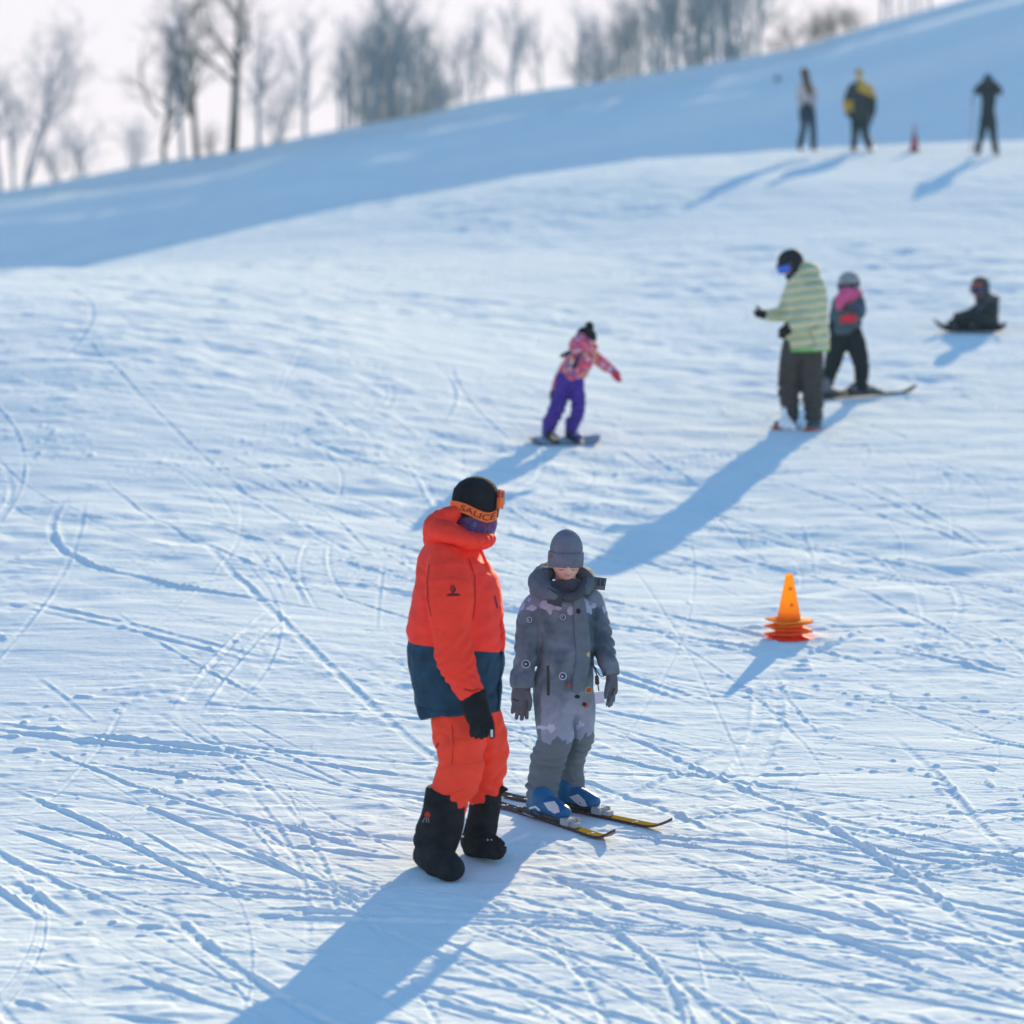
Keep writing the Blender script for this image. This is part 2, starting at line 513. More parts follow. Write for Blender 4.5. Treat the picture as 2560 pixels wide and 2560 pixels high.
    me.polygons.foreach_set('loop_start', np.arange(0, q.size, 4, dtype=np.int32))
    me.polygons.foreach_set('loop_total', np.full(len(q), 4, np.int32))
    me.polygons.foreach_set('use_smooth', np.ones(len(q), bool))
    me.materials.append(SNOW)
    me.update()
    o = bpy.data.objects.new('ground', me)
    COL.objects.link(o)
    tag(o, 'groomed snowy hillside scored with ski and snowboard tracks', None, None, 'structure')
    return o

# ------------------------------------------------------------------ bare trees
BARK_DARK = None
def bark(name, col):
    m, nt, b = base_mat(name)
    nt.links.new(vary(nt, col, 0.35, 6), b.inputs['Base Color'])
    b.inputs['Roughness'].default_value = 0.9
    return m

def tree_mesh(kind, seed):
    rd = random.Random(seed)
    tv, tf, cv, cf = [], [], [], []
    def limb(V, F, path, r0, r1, n):
        base = len(V)
        for i, p in enumerate(path):
            t = i / (len(path) - 1)
            r = r0 + (r1 - r0) * t
            d = (path[min(i + 1, len(path) - 1)] - path[max(i - 1, 0)]).normalized()
            a = d.cross(Vector((0.3, 1, 0.1))).normalized(); b = d.cross(a)
            for k in range(n):
                th = 2 * math.pi * k / n
                V.append(p + a * (r * math.cos(th)) + b * (r * math.sin(th)))
        for i in range(len(path) - 1):
            for k in range(n):
                F.append((base + i * n + k, base + i * n + (k + 1) % n, base + (i + 1) * n + (k + 1) % n, base + (i + 1) * n + k))
    def grow(p, d, L, r, lvl, up):
        n = 7 if lvl == 0 else (5 if lvl == 1 else 3)
        path = [p.copy()]; q = p.copy(); dd = d.copy()
        wob = (0.05 if kind in ('broad', 'slim') else 0.10) if lvl == 0 else 0.22
        for i in range(n):
            dd = (dd + Vector((rd.gauss(0, wob), rd.gauss(0, wob), rd.gauss(0, wob * .5))) + Vector((0, 0, up))).normalized()
            q = q + dd * (L / n); path.append(q.copy())
        r = max(r, 0.007); tip = max(r * (0.28 if lvl < 3 else 0.5), 0.005)
        if lvl <= 1: limb(tv, tf, path, r, tip, 8 if lvl == 0 else 5)
        else: limb(cv, cf, path, r, tip, 3)
        if lvl >= 4: return
        nb = {0: 12, 1: 6, 2: 4, 3: 3}[lvl]
        for k in range(nb):
            t = (0.30 if kind != 'slim' else 0.12) + (0.70 if kind != 'slim' else 0.88) * (k + rd.random()) / nb if lvl == 0 else 0.2 + 0.8 * (k + rd.random()) / nb
            t = min(t, 0.98)
            i = min(int(t * n), n - 1); f = t * n - i
            s = path[i].lerp(path[i + 1], f)
            dirv = (path[i + 1] - path[i]).normalized()
            az = rd.uniform(0, 2 * math.pi)
            side = Vector((math.cos(az), math.sin(az), 0))
            side = (side - dirv * side.dot(dirv)).normalized()
            sp = rd.uniform(0.45, 0.95) if kind != 'slim' else rd.uniform(0.22, 0.5)
            nd_ = (dirv * math.cos(sp) + side * math.sin(sp)).normalized()
            grow(s, nd_, L * rd.uniform(0.34, 0.58) * (1.1 - 0.45 * t if lvl == 0 else 1), r * (1 - 0.65 * t) * 0.55, lvl + 1, 0.06 if kind != 'slim' else 0.13)
    if kind == 'broad':
        grow(Vector((0, 0, 0)), Vector((0.02, 0, 1)), 9.0, 0.24, 0, 0.10)
    elif kind == 'fork':
        grow(Vector((0, 0, 0)), Vector((-0.10, 0, 1)), 6.2, 0.17, 0, 0.03)
        grow(Vector((-0.25, 0, 2.6)), Vector((-0.75, 0.1, 0.8)), 4.6, 0.10, 1, 0.08)
        grow(Vector((0.05, 0, 1.0)), Vector((0.2, 0.1, 1)), 5.6, 0.09, 1, 0.06)
    elif kind == 'slim':
        grow(Vector((0, 0, 0)), Vector((0, 0, 1)), 8.5, 0.16, 0, 0.12)
    elif kind == 'twin':
        grow(Vector((0, 0, 0)), Vector((0.12, 0, 1)), 8.6, 0.14, 0, 0.03)
        grow(Vector((0.1, 0.1, 0.2)), Vector((0.38, 0.05, 1)), 8.2, 0.13, 0, 0.07)
    elif kind == 'shrub':
        for k in range(9):
            az = rd.uniform(0, 6.28); sp = rd.uniform(.1, .55)
            grow(Vector((rd.uniform(-.3, .3), rd.uniform(-.3, .3), 0)), Vector((math.cos(az) * math.sin(sp), math.sin(az) * math.sin(sp), math.cos(sp))), rd.uniform(2.0, 3.6), 0.05, 1, 0.05)
    return (tv, tf), (cv, cf)

TREES = {}
def tree_meshes(kind, seed, mat):
    key = (kind, seed, mat.name)
    if key not in TREES:
        out = []
        for nm, (v, f) in zip(('trunk', 'crown'), tree_mesh(kind, seed)):
            me = bpy.data.meshes.new(nm)
            me.from_pydata([tuple(a) for a in v], [], f)
            me.materials.append(mat); me.update()
            out.append(me)
        H = max(v.co.z for m in out for v in m.vertices)
        TREES[key] = (out, H)
    return TREES[key]

def plant(px, hpx, kind, seed, mat, label, group=None, dist=160.0, wide=1.0, rot=None, name='bare_tree', cat='tree'):
    x = (px - 1280) / FPX * dist * 1.0
    z = float(terrain(x, dist)) - 0.12
    (tm, cm), H = tree_meshes(kind, seed, mat)
    o = bpy.data.objects.new(name, None)
    o.empty_display_size = 0.3
    COL.objects.link(o)
    o.location = (x, dist, z)
    s = 1.22 * hpx * dist / FPX / H
    o.scale = (s * wide, s * wide, s)
    if rot is None: rot = random.uniform(0, 6.28)
    o.rotation_euler = (0, 0, rot)
    for nm, me in (('trunk', tm), ('crown', cm)):
        c = bpy.data.objects.new(nm, me); COL.objects.link(c); c.parent = o
    tag(o, label, cat, group)
    return o

def build_trees():
    dk = bark('dark_bark', (0.045, 0.045, 0.05))
    md = bark('haze_grey_bark', (0.24, 0.29, 0.34))  # distance haze painted into the bark as a lighter blue-grey
    pl = bark('haze_pale_bark', (0.34, 0.38, 0.42))  # paler still: the fading of far trees is put into the bark colour
    br = bark('brown_bark', (0.16, 0.12, 0.085))
    P = plant
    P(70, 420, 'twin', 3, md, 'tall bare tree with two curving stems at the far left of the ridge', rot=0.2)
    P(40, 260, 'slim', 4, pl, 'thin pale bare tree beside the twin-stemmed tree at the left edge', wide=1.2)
    P(5, 300, 'broad', 5, pl, 'bare tree cut off by the left edge of the photo')
    P(205, 150, 'shrub', 6, pl, 'pale twiggy bush on the ridge just right of the twin-stemmed tree', name='bare_bush', cat='bush')
    P(150, 120, 'shrub', 7, pl, 'low pale bush at the foot of the twin-stemmed tree', name='bare_bush', cat='bush')
    P(415, 300, 'fork', 8, dk, 'forked dark bare tree leaning left, leftmost of the tall dark clump', rot=0.0)
    P(340, 130, 'shrub', 9, pl, 'faint low bush left of the forked dark tree', name='bare_bush', cat='bush')
    P(460, 350, 'slim', 10, md, 'slender bare tree between the forked tree and the grey straight one')
    P(497, 400, 'slim', 11, dk, 'straight slim dark tree left of the darkest trunk', wide=1.3)
    P(530, 90, 'shrub', 12, dk, 'short dark bush at the foot of the tall dark clump', name='bare_bush', cat='bush')
    P(585, 520, 'broad', 13, dk, 'darkest and tallest bare tree, running out of the top of the photo')
    P(650, 300, 'broad', 14, md, 'spreading grey bare tree right of the darkest trunk')
    P(765, 310, 'slim', 15, pl, 'pale slim tree standing alone right of the tall dark clump', wide=1.3)
    P(700, 200, 'shrub', 16, pl, 'pale bush between the spreading grey tree and the pale slim tree', name='bare_bush', cat='bush')
    gC = 'bare trees of the blue-grey grove left of centre'
    lC = 'bare blue-grey tree in the close grove on the ridge left of centre'
    for i, (px, h) in enumerate([(852, 190), (868, 230), (884, 260), (900, 250), (918, 250), (934, 300), (948, 330), (962, 310), (976, 310), (992, 260), (1012, 240), (1030, 270), (1044, 240), (1058, 220), (1082, 190), (1100, 160)]):
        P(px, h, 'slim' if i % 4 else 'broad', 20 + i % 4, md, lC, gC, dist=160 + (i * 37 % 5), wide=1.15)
    gD = 'thin pale trees at the middle of the ridge'
    lD = 'thin pale bare tree standing spaced out along the middle of the ridge'
    for i, (px, h) in enumerate([(1150, 180), (1178, 230), (1205, 170), (1275, 230), (1292, 200), (1352, 190), (1440, 200)]):
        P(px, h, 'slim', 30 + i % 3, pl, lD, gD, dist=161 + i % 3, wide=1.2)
    gE = 'trees of the dense blue-grey wood right of centre'
    lE = 'bare tree in the dense blue-grey wood on the ridge right of centre'
    rr = random.Random(3)
    for i in range(28):
        px = 1462 + i * 15.5 + rr.uniform(-5, 5)
        h = np.interp(px, [1470, 1540, 1640, 1700, 1800, 1900], [130, 180, 250, 280, 270, 250]) * rr.uniform(.85, 1.15)
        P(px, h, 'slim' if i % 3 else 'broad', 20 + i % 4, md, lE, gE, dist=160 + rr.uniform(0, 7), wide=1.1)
    gU = 'pale undergrowth along the foot of the ridge groves'
    lU = 'pale undergrowth bush among the trunks of the ridge groves'
    for i in range(22):
        px = rr.choice([rr.uniform(840, 1130), rr.uniform(1450, 1900)])
        P(px, rr.uniform(60, 120), 'shrub', 40 + i % 3, pl, lU, gU, dist=160 + rr.uniform(0, 5), name='bare_bush', cat='bush', wide=1.3)
    gF = 'low brown bushes on the ridge behind the distant skiers'
    lF = 'low brown bush on the open stretch of ridge above the distant skiers'
    for i in range(9):
        px = 1925 + i * 27 + rr.uniform(-6, 6)
        P(px, rr.uniform(45, 100), 'shrub', 40 + i % 3, br, lF, gF, dist=160 + rr.uniform(0, 2), name='bare_bush', cat='bush')
    gG = 'trees at the top right of the ridge'
    lG = 'bare tree at the top right end of the ridge, cut by the frame'
    for i in range(6):
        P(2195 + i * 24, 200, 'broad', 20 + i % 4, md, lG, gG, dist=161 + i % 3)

# ------------------------------------------------------------------ cold air over the hill
def build_haze():
    bm = bmesh.new()
    bmesh.ops.create_cube(bm, size=1)
    bmesh.ops.transform(bm, matrix=Matrix.Translation((0, 124, 29)) @ Matrix.Diagonal((720, 290, 66, 1)), verts=bm.verts[:])
    m = bpy.data.materials.new('haze'); m.use_nodes = True
    nt = m.node_tree; nt.nodes.remove(nt.nodes['Principled BSDF'])
    v = nd(nt, 'ShaderNodeVolumePrincipled')
    v.inputs['Color'].default_value = (0.42, 0.74, 1.0, 1)
    v.inputs['Density'].default_value = HAZE
    v.inputs['Anisotropy'].default_value = 0.2
    nt.links.new(v.outputs[0], nt.nodes['Material Output'].inputs['Volume'])
    o = from_bm('haze', bm, [m], None, False)
    tag(o, 'thin cold haze lying over the whole slope', None, None, 'stuff')

HAZE = 0.0006
# ------------------------------------------------------------------ figures
class Fig:
    def __init__(self, px, py, sink=0.0):
        g = ground(px, py)
        self.o = Vector((g.x, g.y, g.z - sink))
        self.m = g.y / FPX * math.sqrt(1 + ((1280 - py) / FPX) ** 2)      # metres per pixel
    def P(self, px, py, dy=0.0):
        return at(px, py, self.o.y + dy) - self.o
    def r(self, px): return px * self.m

def T(F, pts, hint='y', mi=0, cap=(1, 1), n=5, sq=2.0):
    """tube through (px, py, depth offset, half width px[, half depth px])"""
    P = [F.P(p[0], p[1], p[2]) for p in pts]
    ra = [F.r(p[3]) for p in pts]; rb = [F.r(p[4] if len(p) > 4 else p[3]) for p in pts]
    return dict(P=P, ra=ra, rb=rb, hint=hint, mi=mi, cap=cap, n=n, sq=sq)

def TM(P, ra, rb=None, hint='y', mi=0, cap=(1, 1), n=5, sq=2.0):
    return dict(P=[Vector(p) for p in P], ra=list(ra), rb=list(rb or ra), hint=hint, mi=mi, cap=cap, n=n, sq=sq)

def shrink(t, k=0.72):
    d = dict(t); d['ra'] = [r * k for r in t['ra']]; d['rb'] = [r * k for r in t['rb']]; d['mi'] = 0; d['sq'] = 2.0
    d['P'] = t['P'][:-1] + [t['P'][-2].lerp(t['P'][-1], .45)]
    return d

def cr(a, b, c, d, t):
    return 0.5 * ((2 * b) + (c - a) * t + (2 * a - 5 * b + 4 * c - d) * t * t + (3 * b - a - 3 * c + d) * t ** 3)

def sample_tube(t):
    P, A, B = t['P'], t['ra'], t['rb']
    k = len(P); out = []
    for i in range(k - 1):
        i0, i3 = max(i - 1, 0), min(i + 2, k - 1)
        m = t['n'] if i < k - 2 else t['n'] + 1
        for j in range(m):
            f = j / t['n']
            p = Vector([cr(P[i0][c], P[i][c], P[i + 1][c], P[i3][c], f) for c in range(3)])
            a = max(cr(A[i0], A[i], A[i + 1], A[i3], f), 1e-4); b = max(cr(B[i0], B[i], B[i + 1], B[i3], f), 1e-4)
            out.append((p, a, b))
    return out

def tube_geo(t, seg=24):
    S = sample_tube(t)
    h = {'y': Vector((0, 1, 0)), 'z': Vector((0, 0, 1)), 'x': Vector((1, 0, 0))}[t['hint']] if isinstance(t['hint'], str) else Vector(t['hint'])
    rings = []
    n = len(S)
    fr = []
    for i, (p, a, b) in enumerate(S):
        tg = (S[min(i + 1, n - 1)][0] - S[max(i - 1, 0)][0])
        tg = tg.normalized() if tg.length > 1e-9 else Vector((0, 0, 1))
        Bx = h - tg * h.dot(tg)
        if Bx.length < 0.05:
            Bx = Vector((0.3, 0.2, 1)) - tg * Vector((0.3, 0.2, 1)).dot(tg)
        Bx.normalize()
        Ax = tg.cross(Bx)
        fr.append((p, a, b, tg, Ax, Bx))
    full = []
    def cap_rings(f, sgn):
        p, a, b, tg, Ax, Bx = f
        out = []
        for k in (1, 2, 3):
            th = k / 3.4 * math.pi / 2
            out.append((p + tg * (sgn * min(a, b) * 0.9 * math.sin(th)), a * math.cos(th), b * math.cos(th), tg, Ax, Bx))
        return out
    if t['cap'][0]: full += cap_rings(fr[0], -1)[::-1]
    full += fr
    if t['cap'][1]: full += cap_rings(fr[-1], 1)
    V, Fc = [], []
    e = 2.0 / t['sq']
    for (p, a, b, tg, Ax, Bx) in full:
        for k in range(seg):
            th = 2 * math.pi * k / seg
            c, s = math.cos(th), math.sin(th)
            V.append(p + Ax * (a * math.copysign(abs(c) ** e, c)) + Bx * (b * math.copysign(abs(s) ** e, s)))
    m = len(full)
    for i in range(m - 1):
        for k in range(seg):
            Fc.append((i * seg + k, i * seg + (k + 1) % seg, (i + 1) * seg + (k + 1) % seg, (i + 1) * seg + k))
    Fc.append(tuple(range(seg))[::-1]); Fc.append(tuple((m - 1) * seg + k for k in range(seg)))
    return V, Fc, S

def remesh(name, tubes, mats, voxel, smooth=4, parent=None, folds=(), noise=(0.0, 10.0), extra=(), post=None, grain=0.0):
    """union of closed tubes -> one continuous skin, then cloth folds"""
    bm = bmesh.new()
    cl, cr_, ct, ci, carc = [], [], [], [], []
    def addgeo(V, Fc):
        vs = [bm.verts.new(v) for v in V]
        for f in Fc: bm.faces.new([vs[i] for i in f])
    for ti, t in enumerate(tubes):
        V, Fc, S = tube_geo(t)
        addgeo(V, Fc)
        arc = 0
        for i, (p, a, b) in enumerate(S):
            if i: arc += (p - S[i - 1][0]).length
            cl.append(tuple(p)); cr_.append((a + b) / 2); ct.append(i / (len(S) - 1)); ci.append(ti); carc.append(arc)
    for V, Fc in extra:
        addgeo(V, Fc)
    bmesh.ops.recalc_face_normals(bm, faces=bm.faces[:])
    me0 = bpy.data.meshes.new('tmp'); bm.to_mesh(me0); bm.free()
    o0 = bpy.data.objects.new('tmp', me0); COL.objects.link(o0)
    md = o0.modifiers.new('r', 'REMESH'); md.mode = 'VOXEL'; md.voxel_size = voxel; md.use_smooth_shade = True
    ms = o0.modifiers.new('s', 'SMOOTH'); ms.factor = 0.5; ms.iterations = smooth
    dg = bpy.context.evaluated_depsgraph_get(); dg.update()
    me = bpy.data.meshes.new_from_object(o0.evaluated_get(dg))
    bpy.data.objects.remove(o0); bpy.data.meshes.remove(me0)
    me.name = name
    n = len(me.vertices)
    co = np.empty(n * 3, np.float32); me.vertices.foreach_get('co', co); co = co.reshape(-1, 3).astype(float)
    no = np.empty(n * 3, np.float32); me.vertices.foreach_get('normal', no); no = no.reshape(-1, 3).astype(float)
    near = np.zeros(n, int)
    if cl:
        C = np.array(cl); CRd = np.array(cr_)
        for i in range(0, n, 4000):
            dm = np.linalg.norm(co[i:i + 4000, None, :] - C[None], axis=2) - CRd[None]
            near[i:i + 4000] = dm.argmin(1)
        tid = np.array(ci)[near]; tt = np.array(ct)[near]
    disp = np.zeros(n)
    if noise[0]:
        f = noise[1]
        disp += noise[0] * (noise3(co[:, 0] * f, co[:, 1] * f, co[:, 2] * f, 1) + 0.5 * noise3(co[:, 0] * f * 2.1, co[:, 1] * f * 2.1, co[:, 2] * f * 2.1, 2))
    if grain:
        disp += grain * noise3(co[:, 0] * 90, co[:, 1] * 90, co[:, 2] * 90, 4)
    for (ti, tc, tw, amp, wl, tilt) in folds:
        # ridges running round a limb, bunched about tc
        msk = (tid == ti)
        axd = np.array(tubes[ti]['P'][-1] - tubes[ti]['P'][0]); axd /= np.linalg.norm(axd)
        s = co @ axd + tilt * (co[:, 0] * 0.8 + co[:, 1] * 0.4)
        wv = noise3(co[:, 0] * 7, co[:, 1] * 7, co[:, 2] * 7, 5 + ti) * 0.6
        ph = s / wl + wv
        r = 1 - np.abs(2 * (ph - np.floor(ph)) - 1)            # triangular ridges
        r = r * r * (3 - 2 * r) - 0.5
        r *= 0.6 + 0.6 * noise3(co[:, 0] * 12, co[:, 1] * 12, co[:, 2] * 12, 9)
        disp += np.where(msk, amp * np.exp(-((tt - tc) / tw) ** 2) * r, 0)
    co2 = co + no * disp[:, None]
    if post is not None: co2 = post(co2, tid, tt)
    me.vertices.foreach_set('co', co2.astype(np.float32).ravel())
    for m in mats: me.materials.append(m)
    if len(mats) > 1:
        vm = np.array([t['mi'] for t in tubes])[tid]
        pi = [max(vm[v] for v in p.vertices) for p in me.polygons]
        me.polygons.foreach_set('material_index', pi)
    me.polygons.foreach_set('use_smooth', [True] * len(me.polygons))
    me.update()
    o = bpy.data.objects.new(name, me)
    COL.objects.link(o)
    if parent: o.parent = parent
    return o

def head_geo(center, yaw=0.0, pitch=0.0, k=1.0, roll=0.0):
    """a head with brow, sockets, nose, lips, chin and ears; faces -Y before yaw"""
    V, Fc = [], []
    nu, nv = 56, 40
    for j in range(nv + 1):
        ph = math.pi * (j + 0.02) / (nv + 0.04)
        for i in range(nu):
            th = 2 * math.pi * i / nu
            x, y, z = math.sin(ph) * math.sin(th), -math.sin(ph) * math.cos(th), math.cos(ph)
            X, Y, Z = x * .076, y * .097, z * .115
            if Z < 0:
                q = -Z / .115
                X *= 1 - .30 * q ** 1.5
                Y = Y * (1 - .15 * q) - .012 * q
            if Y > 0 and Z > -.03: Y *= 1.05
            if Y < -.05:
                g = lambda cx, cz, sx, sz: math.exp(-((X - cx) / sx) ** 2 - ((Z - cz) / sz) ** 2)
                d = .024 * g(0, -.028, .011, .014) + .012 * g(0, -.006, .009, .022)
                d -= .010 * (g(.030, .006, .016, .012) + g(-.030, .006, .016, .012))
                d += .006 * g(0, .028, .05, .010)
                d += .007 * g(0, -.066, .020, .006) + .006 * g(0, -.077, .017, .006) - .003 * g(0, -.0715, .022, .0025)
                d += .008 * g(0, -.102, .018, .012)
                d += .004 * (g(.038, -.035, .02, .02) + g(-.038, -.035, .02, .02))
                Y -= d
            V.append(Vector((X, Y, Z)))
    for j in range(nv):
        for i in range(nu):
            a, b = j * nu + i, j * nu + (i + 1) % nu
            Fc.append((a, a + nu, b + nu, b))
    Fc.append(tuple(range(nu))); Fc.append(tuple(nv * nu + i for i in range(nu))[::-1])
    M = Matrix.Rotation(yaw, 3, 'Z') @ Matrix.Rotation(roll, 3, 'Y') @ Matrix.Rotation(pitch, 3, 'X')
    out = [(([center + M @ (v * k) for v in V]), Fc)]
    for sx in (-1, 1):
        EV, EF = [], []
        for j in range(9):
            ph = math.pi * (j + .05) / 8.1
            for i in range(12):
                th = 2 * math.pi * i / 12
                EV.append(center + M @ (Vector((sx * .076 + .010 * math.sin(ph) * math.cos(th), .010 + .018 * math.sin(ph) * math.sin(th), -.012 + .032 * math.cos(ph))) * k))
        for j in range(8):
            for i in range(12):
                EF.append((j * 12 + i, j * 12 + 12 + i, j * 12 + 12 + (i + 1) % 12, j * 12 + (i + 1) % 12))
        EF.append(tuple(range(12))); EF.append(tuple(96 + i for i in range(12))[::-1])
        out.append((EV, EF))
    return out, M

def lathe(name, prof, mat, parent, center, M=Matrix.Identity(3), seg=48, rib=0.0, nrib=36, sy=1.0, wob=0.0, seed=0, ribz=None):
    """profile of (radius, z) turned about the head axis; ribs for knitwear"""
    V, Fc = [], []
    for j, (r, z) in enumerate(prof):
        for i in range(seg):
            th = 2 * math.pi * i / seg
            rr = r * (1 + rib * math.cos(nrib * th))
            x, y = rr * math.cos(th), rr * math.sin(th) * sy
            w = wob * float(noise3(x * 18, y * 18, z * 18, seed)) if wob else 0
            V.append(center + M @ Vector((x * (1 + w), y * (1 + w), z)))
    for j in range(len(prof) - 1):
        for i in range(seg):
            Fc.append((j * seg + i, j * seg + (i + 1) % seg, (j + 1) * seg + (i + 1) % seg, (j + 1) * seg + i))
    if prof[-1][0] > 1e-5: Fc.append(tuple((len(prof) - 1) * seg + i for i in range(seg)))
    return link_mesh(name, V, Fc, [mat], parent)

def curve_ring(name, pts, w, th, mat, parent, closed=False):
    """flat band of width w (list or number) along points with outward normals: pts = [(Vector, outward Vector, across Vector)]"""
    V, Fc = [], []
    n = len(pts)
    for p, out, ac in pts:
        for a, b in ((-.5, 0), (.5, 0), (.5, 1), (-.5, 1)):
            V.append(p + ac * (a * w) + out * (b * th))
    for i in range(n - 1 if not closed else n):
        j = (i + 1) % n
        for k in range(4):
            Fc.append((i * 4 + k, i * 4 + (k + 1) % 4, j * 4 + (k + 1) % 4, j * 4 + k))
    if not closed:
        Fc.append((0, 1, 2, 3)); Fc.append(tuple((n - 1) * 4 + k for k in (3, 2, 1, 0)))
    bm = bmesh.new()
    vs = [bm.verts.new(v) for v in V]
    for f in Fc: bm.faces.new([vs[i] for i in f])
    return from_bm(name, bm, [mat], parent, smooth=False)

def wire(name, pts, r, mat, parent, seg=8):
    V, Fc, S = tube_geo(TM(pts, [r] * len(pts), n=6), seg)
    return link_mesh(name, V, Fc, [mat], parent)

def surf(F, target, px, py, off=0.002):
    """point on the near side of a figure's part, straight out from where the eye meets it"""
    bvh = surf.cache.get(target.name)
    if bvh is None:
        me = target.data
        bvh = BVHTree.FromPolygons([v.co.copy() for v in me.vertices], [tuple(p.vertices) for p in me.polygons])
        surf.cache[target.name] = bvh
    org = Vector((0, 0, CAMZ)) - F.o
    d = ray(px, py).normalized()
    hit, n, i, dist = bvh.ray_cast(org, d)
    if hit is None: return None
    if n.dot(d) > 0: n = -n
    return hit + n * off
surf.cache = {}

def patch(name, F, target, shapes, mat, parent, off=0.002, edge=4.0):
    """print / badge / appliqué sewn on: 2D shapes draped over a part"""
    bm = bmesh.new()
    for poly in shapes:
        pts = []
        for i in range(len(poly)):
            a, b = poly[i], poly[(i + 1) % len(poly)]
            k = max(1, int(math.hypot(b[0] - a[0], b[1] - a[1]) / edge))
            for j in range(k):
                pts.append((a[0] + (b[0] - a[0]) * j / k, a[1] + (b[1] - a[1]) * j / k))
        vs = []
        for p in pts:
            s = surf(F, target, *p, off=off)
            if s is not None: vs.append(bm.verts.new(s))
        if len(vs) < 3: continue
        c = (sum(p[0] for p in pts) / len(pts), sum(p[1] for p in pts) / len(pts))
        s = surf(F, target, *c, off=off)
        if s is None:
            bm.faces.new(vs)
        else:
            cv = bm.verts.new(s)
            for i in range(len(vs)): bm.faces.new((vs[i], vs[(i + 1) % len(vs)], cv))
    return from_bm(name, bm, [mat], parent)

def strips(name, F, target, lines, mat, parent, w=2.0, off=0.002):
    """stitched lines / zips / lettering strokes: polylines of half-width w px draped over a part"""
    shapes = []
    for l in lines:
        for a, b in zip(l[:-1], l[1:]):
            dx, dy = b[0] - a[0], b[1] - a[1]
            L = math.hypot(dx, dy) + 1e-6
            nx, ny = -dy / L * w, dx / L * w
            ex, ey = dx / L * w * .6, dy / L * w * .6
            shapes.append([(a[0] - ex + nx, a[1] - ey + ny), (b[0] + ex + nx, b[1] + ey + ny), (b[0] + ex - nx, b[1] + ey - ny), (a[0] - ex - nx, a[1] - ey - ny)])
    return patch(name, F, target, shapes, mat, parent, off)

def circ(cx, cy, r, n=12, ry=None):
    ry = ry or r
    return [(cx + r * math.cos(2 * math.pi * i / n), cy + ry * math.sin(2 * math.pi * i / n)) for i in range(n)]

def body(F, tubes, head_center, yaw, pitch, k, skin, voxel, label, neck_from, group=None, roll=0.0, smooth=2):
    hc = head_center
    extra, M = head_geo(hc, yaw, pitch, k, roll)
    nk = TM([neck_from, hc + M @ Vector((0, .012, -.06)) * k, hc + M @ Vector((0, .012, 0)) * k], [.056 * k, .052 * k, .05 * k])
    o = remesh('person', [shrink(t) for t in tubes] + [nk], [skin], voxel, smooth, None, extra=extra)
    o.location = F.o
    tag(o, label, 'person', group)
    return o, M

def hand(F, wrist, palm, fingers, thumb, palm_w, palm_t, fr, hint='y'):
    """tubes for a hand: palm + four fingers + thumb, in metres"""
    ts = [TM([wrist, wrist.lerp(palm, .5), palm], [palm_w * .72, palm_w, palm_w * .92], [palm_t * .9, palm_t, palm_t * .8], hint)]
    for f in fingers + [thumb]:
        ts.append(TM(f, [fr, fr, fr * .85], hint=hint, n=4))
    return ts

# ------------------------------------------------------------------ boards and skis
def plank(name, L, W, th, nose, tail, mats, parent=None, sidecut=0.12, taper=0.22, nose_len=0.16, pointy=False):
    """snow board / ski: outline with sidecut, upturned ends, real thickness; X along, base at z=0"""
    n, mm = 60, 6
    V, Fc = [], []
    def half(t):
        # t 0..1 along
        e = taper
        if t < e: q = t / e; w = math.sqrt(max(1 - (1 - q) ** 2, 0)) if not pointy else max(q, 0.35) ** .5
        elif t > 1 - e: q = (1 - t) / e; w = math.sqrt(max(1 - (1 - q) ** 2, 0))
        else: w = 1
        return W / 2 * (max(w, .03)) * (1 - sidecut * math.exp(-((t - .5) / .28) ** 2))
    def rise(t):
        z = 0
        if t > 1 - nose_len: z += nose * ((t - 1 + nose_len) / nose_len) ** 2
        if t < nose_len * .7: z += tail * ((nose_len * .7 - t) / (nose_len * .7)) ** 2
        return z
    for i in range(n + 1):
        t = i / n
        for layer in (0, 1):
            for k in range(mm + 1):
                y = (k / mm * 2 - 1) * half(t)
                V.append((L * (t - .5), y, rise(t) + layer * th))
    row = 2 * (mm + 1)
    bot, top, edge = [], [], []
    for i in range(n):
        a, b = i * row, (i + 1) * row
        for k in range(mm):
            bot.append((a + k, a + k + 1, b + k + 1, b + k))
            top.append((a + mm + 1 + k, b + mm + 1 + k, b + mm + 2 + k, a + mm + 2 + k))
        edge.append((a, b, b + mm + 1, a + mm + 1)); edge.append((a + mm, a + 2 * mm + 1, b + 2 * mm + 1, b + mm))
    for a in (0, n * row):
        for k in range(mm): edge.append((a + k, a + mm + 1 + k, a + mm + 2 + k, a + k + 1))
    o = link_mesh(name, V, top + bot + edge, mats, parent, smooth=False)
    idx = [0] * len(top) + [1] * len(bot) + [1] * len(edge)
    o.data.polygons.foreach_set('material_index', idx)
    return o

def boxes(name, bl, mat, parent, bevel=0.004):
    """one part from several bevelled blocks: (centre, size, rotz)"""
    bm = bmesh.new()
    for c, s, rz in bl:
        r = bmesh.ops.create_cube(bm, size=1)
        M = Matrix.Translation(c) @ Matrix.Rotation(rz, 4, 'Z') @ Matrix.Diagonal((*s, 1))
        bmesh.ops.transform(bm, matrix=M, verts=r['verts'])
    bmesh.ops.bevel(bm, geom=bm.edges[:], offset=bevel, segments=2, affect='EDGES', clamp_overlap=True)
    return from_bm(name, bm, [mat], parent, smooth=False)

def empty(name, loc, rot=None):
    o = bpy.data.objects.new(name, None); o.empty_display_size = .1
    COL.objects.link(o); o.location = loc
    if rot is not None: o.rotation_euler = rot
    return o

